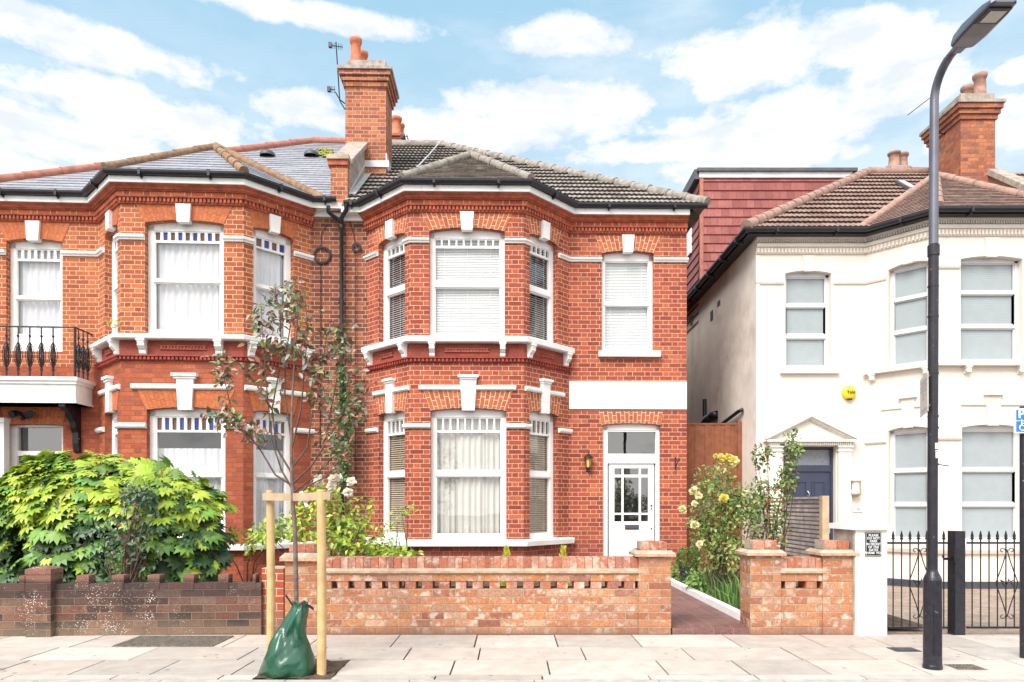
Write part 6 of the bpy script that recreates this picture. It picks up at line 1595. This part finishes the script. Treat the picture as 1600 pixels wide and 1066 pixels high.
shrub('climbing_rose', 'sprawling lime leaved climbing rose with white blooms over the brick wall', 'bush', P3(525, 820, YV), 1.0, .42, .48, 1900, .070, [(.40, .52, .06), (.27, .42, .06), (.50, .58, .10), (.12, .22, .05)], [6, 4, 3, 2], 16, flowers=fl4, base=.03, shell=.0,
      blobs=[(-.05, 0, -.1, .45, 1, .85), (.15, 0, .1, .35, .8, .7), (.05, -.3, -.2, .5, .9, .6), (-.35, -.2, .0, .3, .8, .5), (.35, 0, -.55, .45, .8, .3), (-.15, -.2, .62, .25, .5, .35), (-.02, -1.6, -.85, .12, .4, .45), (.62, 0, -.72, .35, .6, .15), (-.72, -.1, -.15, .22, .6, .25)])
shrub('climbing_plant', 'thin lime green trailing stems along the lower sill of the orange house', 'plant', P3(385, 842, 8.6), .42, .2, .16, 150, .07, [(.42, .52, .08), (.30, .42, .06)], [1, 1], 4, base=.06, shell=0, blobs=[(0, 0, 0, 1, 1, .5), (.6, 0, .1, .4, 1, .8), (-.5, 0, .3, .4, 1, .4), (.2, 0, -.6, .15, 1, .8)])
shrub('climbing_plant', 'thin lime green tendrils reaching right below the left bay window', 'plant', P3(640, 862, 8.0), .50, .2, .30, 150, .055, [(.42, .52, .08), (.30, .42, .06)], [1, 1], 5, base=.06, shell=0, blobs=[(-.3, 0, -.3, .6, 1, .4), (.1, 0, -.6, .7, 1, .3), (-.5, 0, .9, .35, 1, .45), (-.1, 0, 1.6, .3, .8, .15)])
shrub('ivy', 'dark ivy climbing the black downpipe between the two bays', 'ivy', P3(537, 670, 11.5), .13, .13, 1.15, 620, .075, [(.05, .13, .04), (.09, .20, .06), (.16, .30, .10)], [4, 3, 1], 6, base=.1, shell=.2)
YL = (.82, .68, .16); CR = (.85, .80, .50)
YR_ = 8.7
fl5 = [(*P3(px, py, YR_ - .35), r_, c_) for px, py, r_, c_ in ((1127, 715, .050, YL), (1137, 714, .045, YL), (1146, 720, .065, (.85, .78, .30)), (1131, 779, .06, YL), (1083, 767, .055, CR), (1091, 775, .05, CR), (1067, 796, .05, CR), (1085, 787, .04, CR), (1085, 820, .055, CR), (1093, 850, .045, CR), (1118, 712, .03, YL))]
shrub('rose_bush', 'yellow flowering rose bush in front of the brown board fence', 'bush', P3(1125, 810, YR_), .58, .40, 0.80, 2500, .062, [(.22, .34, .08), (.12, .20, .06), (.40, .46, .16), (.28, .20, .09)], [5, 4, 3, 2], 26, flowers=fl5, base=.05, shell=0, blobs=[(-.1, 0, .55, .5, .8, .42), (.0, 0, .1, .7, .9, .5), (.2, 0, -.25, .75, 1, .5), (-.35, 0, -.1, .4, .8, .5), (.45, 0, .25, .45, .7, .3), (.1, 0, -.55, .6, 1, .35)])
shrub('rose_bush', 'tall thin rose with green and red leaves before the slatted screen', 'bush', P3(1210, 775, 8.9), .42, .25, .85, 1150, .062, [(.18, .28, .08), (.10, .17, .06), (.36, .42, .16), (.42, .10, .05)], [5, 4, 2, 1.0], 18, base=.05, shell=0, blobs=[(.55, 0, .75, .28, .5, .3), (.45, 0, .4, .25, .5, .3), (-.35, 0, .6, .3, .5, .22), (0, 0, -.1, .6, .8, .35), (.3, 0, .15, .3, .5, .25), (-.45, 0, .05, .4, .6, .3), (-.4, 0, -.35, .5, .8, .5), (.1, 0, -.5, .4, .8, .4)])
# low planting: strappy grass + ground cover
q = MB()
for i in range(900):
    y = U(7.2, 10.5); x = U(2.50, 3.0 + (10.5 - y) * .0 + .6); h = U(.12, .38) * (1.15 if y < 9.3 else .6); b = Vector((x, y, .05)); l = Vector((U(-.12, .16), U(-.16, .08), 0)); s_ = Vector((.007, .003, 0)); t = tin((.12, .25, .07) if R() < .7 else (.25, .38, .10))
    m_ = b + l * .4 + Vector((0, 0, h * .75)); e_ = b + l * 1.3 + Vector((0, 0, h))
    q.face([b - s_, b + s_, m_ + s_, m_ - s_], None, tint=t); q.face([m_ - s_, m_ + s_, e_], None, tint=t)
o_ = q.build('ground_cover', 'leaf'); kind(o_, 'stuff'); tag(o_, 'long green grass and leaves beside the white path edging', 'grass')
shrub('ground_plant', 'low light green leafy clump by the white edging near the topiary ball', 'plant', P3(1100, 905, 9.3), .28, .3, .14, 260, .07, [(.28, .42, .10), (.16, .30, .08)], [1, 1], 0, base=.05, shell=.2)
shrub('ground_plant', 'green leaves at the foot of the brick wall left of the topiary ball', 'plant', P3(1056, 893, 10.9), .20, .2, .16, 150, .07, [(.20, .38, .08), (.12, .26, .06)], [1, 1], 0, base=.07, shell=.2)
# topiary
YT = 10.7; tp_ = empty('potted_topiary', (X(1075, YT), YT, .06), 'clipped dark green ball shrub in a black pot beside the path', 'potted plant')
q = MB(); q.lathe([(.095, 0), (.13, .19), (.142, .19), (.142, .225), (.12, .225), (.115, .19)], (0, 0, 0), 20, 'pot_black'); q.build('pot', None, tp_, smooth=False)
q = MB()
for i in range(1500):
    u = rndv(); p = Vector((0, 0, .37)) + u * .175 * U(.82, 1.02); leaf(q, p, u + rndv() * .8, u, .028, .018, tin(random.choice([(.10, .20, .04), (.05, .11, .03), (.20, .32, .07)])))
q.build('foliage', 'leaf', tp_)
for px, py, lab in ((792, 858, 'small golden conifer tip above the wall, the one nearer the middle'), (880, 859, 'small golden conifer tip above the wall, the one nearer the door')):
    Yc = 7.5; r = empty('dwarf_conifer', (X(px, Yc), Yc, .04), lab, 'shrub'); zt = Z(py, Yc) - .04; q = MB()
    for i in range(420):
        z = U(.15, zt); rr = .085 * (1 - z / zt) ** .6 + .008; a = U(0, 2 * pi); p = Vector((cos(a) * rr * R(), sin(a) * rr * R(), z)); leaf(q, p, Vector((cos(a) * .4, sin(a) * .4, 1)), rndv(), .06, .014, tin((.60, .58, .08)))
    q.build('foliage', 'leaf', r); q = MB(); q.tube([(0, 0, 0), (0, 0, zt * .8)], .01, 6); q.build('stem', 'twig', r)
sf = empty('potted_flower', (*fl.w(*FL[1].at(FL[1].L * .93, .08)), FL[1] and ZU['zb'] * 0 + Z(519, 11.1)), 'tiny yellow flowering plant standing on the upper bay sill', 'potted plant')
q = MB(); q.lathe([(.035, 0), (.045, .05)], (0, 0, 0), 10); q.build('pot', 'stucco_white', sf)
q = MB()
for i in range(70): u = rndv(); leaf(q, Vector((0, 0, .08)) + Vector((u.x * .09, u.y * .05, u.z * .03)), u, rndv(), .03, .02, tin(random.choice([(.65, .55, .06), (.45, .45, .10)])))
q.build('foliage', 'leaf', sf)
# weeds at the foot of the dark pier
q = MB()
for px in (41, 83):
    for i in range(26): y = 6.70; p = Vector((X(px, y) + U(-.04, .04), y + U(-.02, .02), .0)); leaf(q, p, Vector((U(-1, 1), U(-.6, .2), U(.3, 1.2))), Vector((0, -1, 1)), U(.03, .06), .02, tin((.30, .38, .10)))
o_ = q.build('weeds', 'leaf'); kind(o_, 'stuff'); tag(o_, 'small green weeds at the foot of the dark brick pier', 'weeds')

# =================================================================== YOUNG TREE WITH STAKES AND WATERING BAG
random.seed(5)
TY = 5.32
def T3(px, py, dy=0): return P3(px, py, TY + dy)
tr = empty('young_tree', (X(464, TY), TY, 0), 'slim young street tree with sparse green and purple leaves between two stakes', 'tree'); o0 = Vector(tr.location)
trunk = [T3(465, 1050), T3(463, 990), T3(463, 940), T3(462, 880), T3(461, 830), T3(458, 790), T3(456, 740), T3(455, 700), T3(456, 640), T3(459, 580), T3(463, 520), T3(470, 455), T3(473, 425)]
q = MB(); q.tube([Vector(p) - o0 for p in trunk], [.020, .019, .018, .0175, .017, .016, .014, .012, .009, .0075, .006, .004, .002], 10); q.build('trunk', 'bark', tr, smooth=True)
brs = [([(457, 765), (440, 735), (425, 690), (418, 620), (412, 550), (408, 480)], -.05), ([(458, 760), (430, 742), (405, 700), (380, 668), (350, 655), (322, 650)], .10), ([(456, 740), (432, 700), (425, 640), (440, 560), (438, 500), (430, 450)], .12),
       ([(457, 730), (480, 700), (487, 650), (495, 600), (505, 560), (512, 515)], .08), ([(458, 755), (485, 730), (505, 700), (528, 660), (545, 620), (548, 545)], -.12), ([(458, 770), (490, 745), (520, 715), (545, 660), (565, 625), (572, 600)], .15),
       ([(456, 700), (470, 640), (476, 580), (480, 520), (478, 470)], -.10), ([(415, 700), (390, 690), (362, 640), (352, 600), (345, 565)], -.02), ([(459, 780), (480, 760), (510, 745), (530, 720), (538, 690)], -.15), ([(425, 640), (400, 600), (375, 570), (340, 560)], .1), ([(505, 700), (515, 650), (525, 600), (530, 540), (536, 505)], .0), ([(456, 690), (445, 620), (446, 560), (455, 500), (462, 440)], .15)]
bm2 = MB(); lm = MB()
LC_ = [(.09, .13, .05), (.15, .20, .08), (.26, .10, .07), (.30, .31, .24), (.46, .32, .29), (.24, .28, .08), (.30, .12, .06)]; LWt = [4, 4, 3.6, 2.2, 2.2, 1.6, 2]
for pts, dy in brs:
    n = len(pts); P_ = [Vector(T3(x, y, dy * i / (n - 1))) - o0 for i, (x, y) in enumerate(pts)]
    bm2.mark(); bm2.tube(P_, [.0085 - .0065 * i / (n - 1) for i in range(n)], 6)
    for i in range(n - 1):
        if i < 2 and n > 4: continue
        for k in range(12 if i > 2 else 7):
            p = P_[i].lerp(P_[i + 1], R()); tw = rndv(); tw.z = abs(tw.z) * .6; e = p + tw * U(.03, .16)
            bm2.tube([p, e], [.0022, .0012], 3, cap=False)
            for j in range(random.choice((1, 2, 2, 3, 3))):
                l = U(.040, .075); pl_ = p.lerp(e, U(.3, 1)); leaf(lm, pl_, tw + rndv() * .9 + Vector((0, 0, -.45)), Vector((0, -.6, .6)) + rndv() * .7, l, l * .52, tin(random.choices(LC_, LWt)[0], .3))
for (px, py, rx_, rz_, n_) in ((412, 500, 22, 35, 95), (455, 470, 20, 40, 120), (440, 545, 30, 30, 90), (500, 610, 26, 40, 110), (528, 545, 20, 30, 90), (355, 655, 28, 22, 70), (395, 675, 22, 14, 40), (560, 640, 18, 22, 55), (515, 690, 25, 25, 60), (345, 590, 18, 26, 36), (470, 540, 14, 50, 70)):
    for k in range(int(n_ * .8)):
        u = rndv() * R() ** .4; c = Vector(T3(px + u.x * rx_, py + u.z * rz_, u.y * .14)) - o0; l = U(.040, .072); leaf(lm, c, rndv() + Vector((0, 0, -.5)), Vector((0, -.6, .6)) + rndv() * .7, l, l * .52, tin(random.choices(LC_, LWt)[0], .3))
split(bm2, 'branch', 'twig', tr, True); lm.build('crown', 'leaf_glossy', tr)
def stake(px, Y, ytop, r, label, base=0.0):
    s_ = MB(); zt = Z(ytop, Y); s_.tube([(0, 0, -.03), (.002, 0, zt * .5), (-.004, 0, zt - .012), (-.004, 0, zt)], [r, r * .97, r * .94, r * .84], 16)
    o = s_.build('tree_stake', 'wood_stake', smooth=False, loc=(X(px, Y), Y, 0)); return tag(o, label, 'stake')
stake(423, 5.48, 766, .033, 'round wooden stake left of the young tree')
stake(502.5, 5.17, 765, .035, 'thicker round wooden stake right of the young tree')
q = MB(); zb_ = Z(776, 5.3); a = Vector((X(414, 5.42), 5.42, zb_)); b = Vector((X(462, 5.33), 5.30, zb_ - .005)); c = Vector((X(512, 5.12), 5.12, zb_ + .004))
q.grid([[p + Vector((0, 0, h_)) for p in (a, b, c)] for h_ in (-.03, .03)]); q.grid([[p + Vector((0, .006, h_)) for p in (a, b, c)] for h_ in (-.03, .03)]); 
for p0, p1 in ((a, b), (b, c)):
    for h_ in (-.03, .03): q.face([p0 + Vector((0, 0, h_)), p1 + Vector((0, 0, h_)), p1 + Vector((0, .006, h_)), p0 + Vector((0, .006, h_))])
for p in (a, c): q.box(p.x - .02, p.x + .02, p.y - .004, p.y + .05, p.z - .028, p.z + .028)
tag(q.build('tree_tie', 'wood_belt'), 'flat brown strap holding the young tree between its two stakes', 'strap')
q = MB(); p0 = Vector(T3(470, 768, -.04)); p1 = Vector(T3(480, 792, -.05)); s_ = Vector((.012, .002, .004)); q.face([p0 - s_, p0 + s_, p1 + s_, p1 - s_]); q.face([p0 - s_ + Vector((0, .002, 0)), p1 - s_ + Vector((0, .002, 0)), p1 + s_ + Vector((0, .002, 0)), p0 + s_ + Vector((0, .002, 0))]); tag(q.build('tree_label', 'sign_white'), 'narrow white paper tag hanging on the tree tie', 'tag')
# watering bag
BY = 5.22; wb = empty('watering_bag', (X(455, BY), BY, 0), 'green plastic watering bag wrapped round the base of the young tree', 'bag')
def outl(t):  # t 0 bottom .. 1 top : left px, right px, half depth
    L_ = [(0, 403, 489, .15), (.08, 406, 490, .17), (.25, 414, 488, .165), (.45, 425, 482, .15), (.6, 434, 478, .13), (.75, 443, 479, .105), (.88, 452, 481, .07), (.95, 458, 480, .045), (1, 456, 481, .05)]
    for a, b in zip(L_, L_[1:]):
        if a[0] <= t <= b[0]:
            k = (t - a[0]) / (b[0] - a[0]); return tuple(a[i] + (b[i] - a[i]) * k for i in (1, 2, 3))
rows = []; ztop_ = Z(941, BY)
cs = MB()
for i in range(33):
    t = i / 32; l, r, dpt = outl(t); xl0, xr0 = X(l, BY) - wb.location.x, X(r, BY) - wb.location.x; cx = (xl0 + xr0) / 2; hw = (xr0 - xl0) / 2; row = []
    for k in range(56):
        a = 2 * pi * k / 56; rr = 1 + .05 * sin(a * 3 + t * 5) * (1 - t * .3) + .035 * sin(a * 7 - t * 9) + .025 * sin(a * 13 + t * 14 + 1) * (.4 + t)
        crease = -.16 * math.exp(-((a - (4.95 + .35 * (1 - t) - .5 * t)) / .10) ** 2) * (1 - abs(t - .4))
        crease += -.10 * math.exp(-((a - (4.3 + .9 * t)) / .12) ** 2) * max(0, t - .15)
        fx = cos(a) * hw * (1 + (rr - 1) * .3); fy = sin(a) * dpt * (rr + crease)
        nv_ = mnoise.noise(Vector((a * 1.3 + t * 3, t * 7 - a, 3.3))); nv2 = 1 - min(1, 5 * abs(mnoise.noise(Vector((cos(a) * 1.6 + t * 1.8, sin(a) * 1.6, t * 1.5)))))
        fx *= 1 + .03 * nv_; fy *= 1 + .07 * nv_ - .30 * nv2 * (.3 + .7 * t)
        z = ztop_ * t + (.012 * sin(a * 6 + 1) if t > .9 else 0) + (.008 * sin(a * 4) if t < .1 else 0)
        row.append((cx + fx, fy + .02 * sin(t * 8 + a * 2), max(z, -.005)))
    rows.append(row)
cs.grid(rows, None, True); l_ = rows[-1]; cc = sum((Vector(p) for p in l_), Vector()) / 56
cs.grid([l_, [tuple(Vector(p).lerp(cc, .35) - Vector((0, 0, .03))) for p in l_], [tuple(Vector(p).lerp(cc, .6) - Vector((0, 0, .10))) for p in l_]], None, True)
cs.build('bag_body', 'bag_green', wb, smooth=True)
for pts in ([(457, 946), (449, 934), (446, 930)], [(477, 946), (485, 948), (490, 952)]):
    q = MB(); V_ = [Vector(P3(x, y, BY - .04)) - Vector(wb.location) for x, y in pts]; q.grid([[v + Vector((0, -.0, h_)) for v in V_] for h_ in (-.012, .010)]); q.grid([[v + Vector((0, .006, h_)) for v in V_] for h_ in (-.012, .010)]); q.build('strap', 'black_plastic', wb)

for nm, gr in (('tree_stake', 'wooden stakes either side of the young tree'), ('iron_gate', 'spear-topped iron gates'), ('dwarf_conifer', 'golden conifer tips above the pale brick wall'), ('tv_aerial', 'aerials on the chimneys')):
    for o in S.objects:
        if o.name.split('.')[0] == nm and o.parent is None: o['group'] = gr
for o in S.objects:
    if o.name.startswith('wall_lantern') and 'caged' in o.get('label', ''): o['group'] = 'caged wall lights beside the navy door'
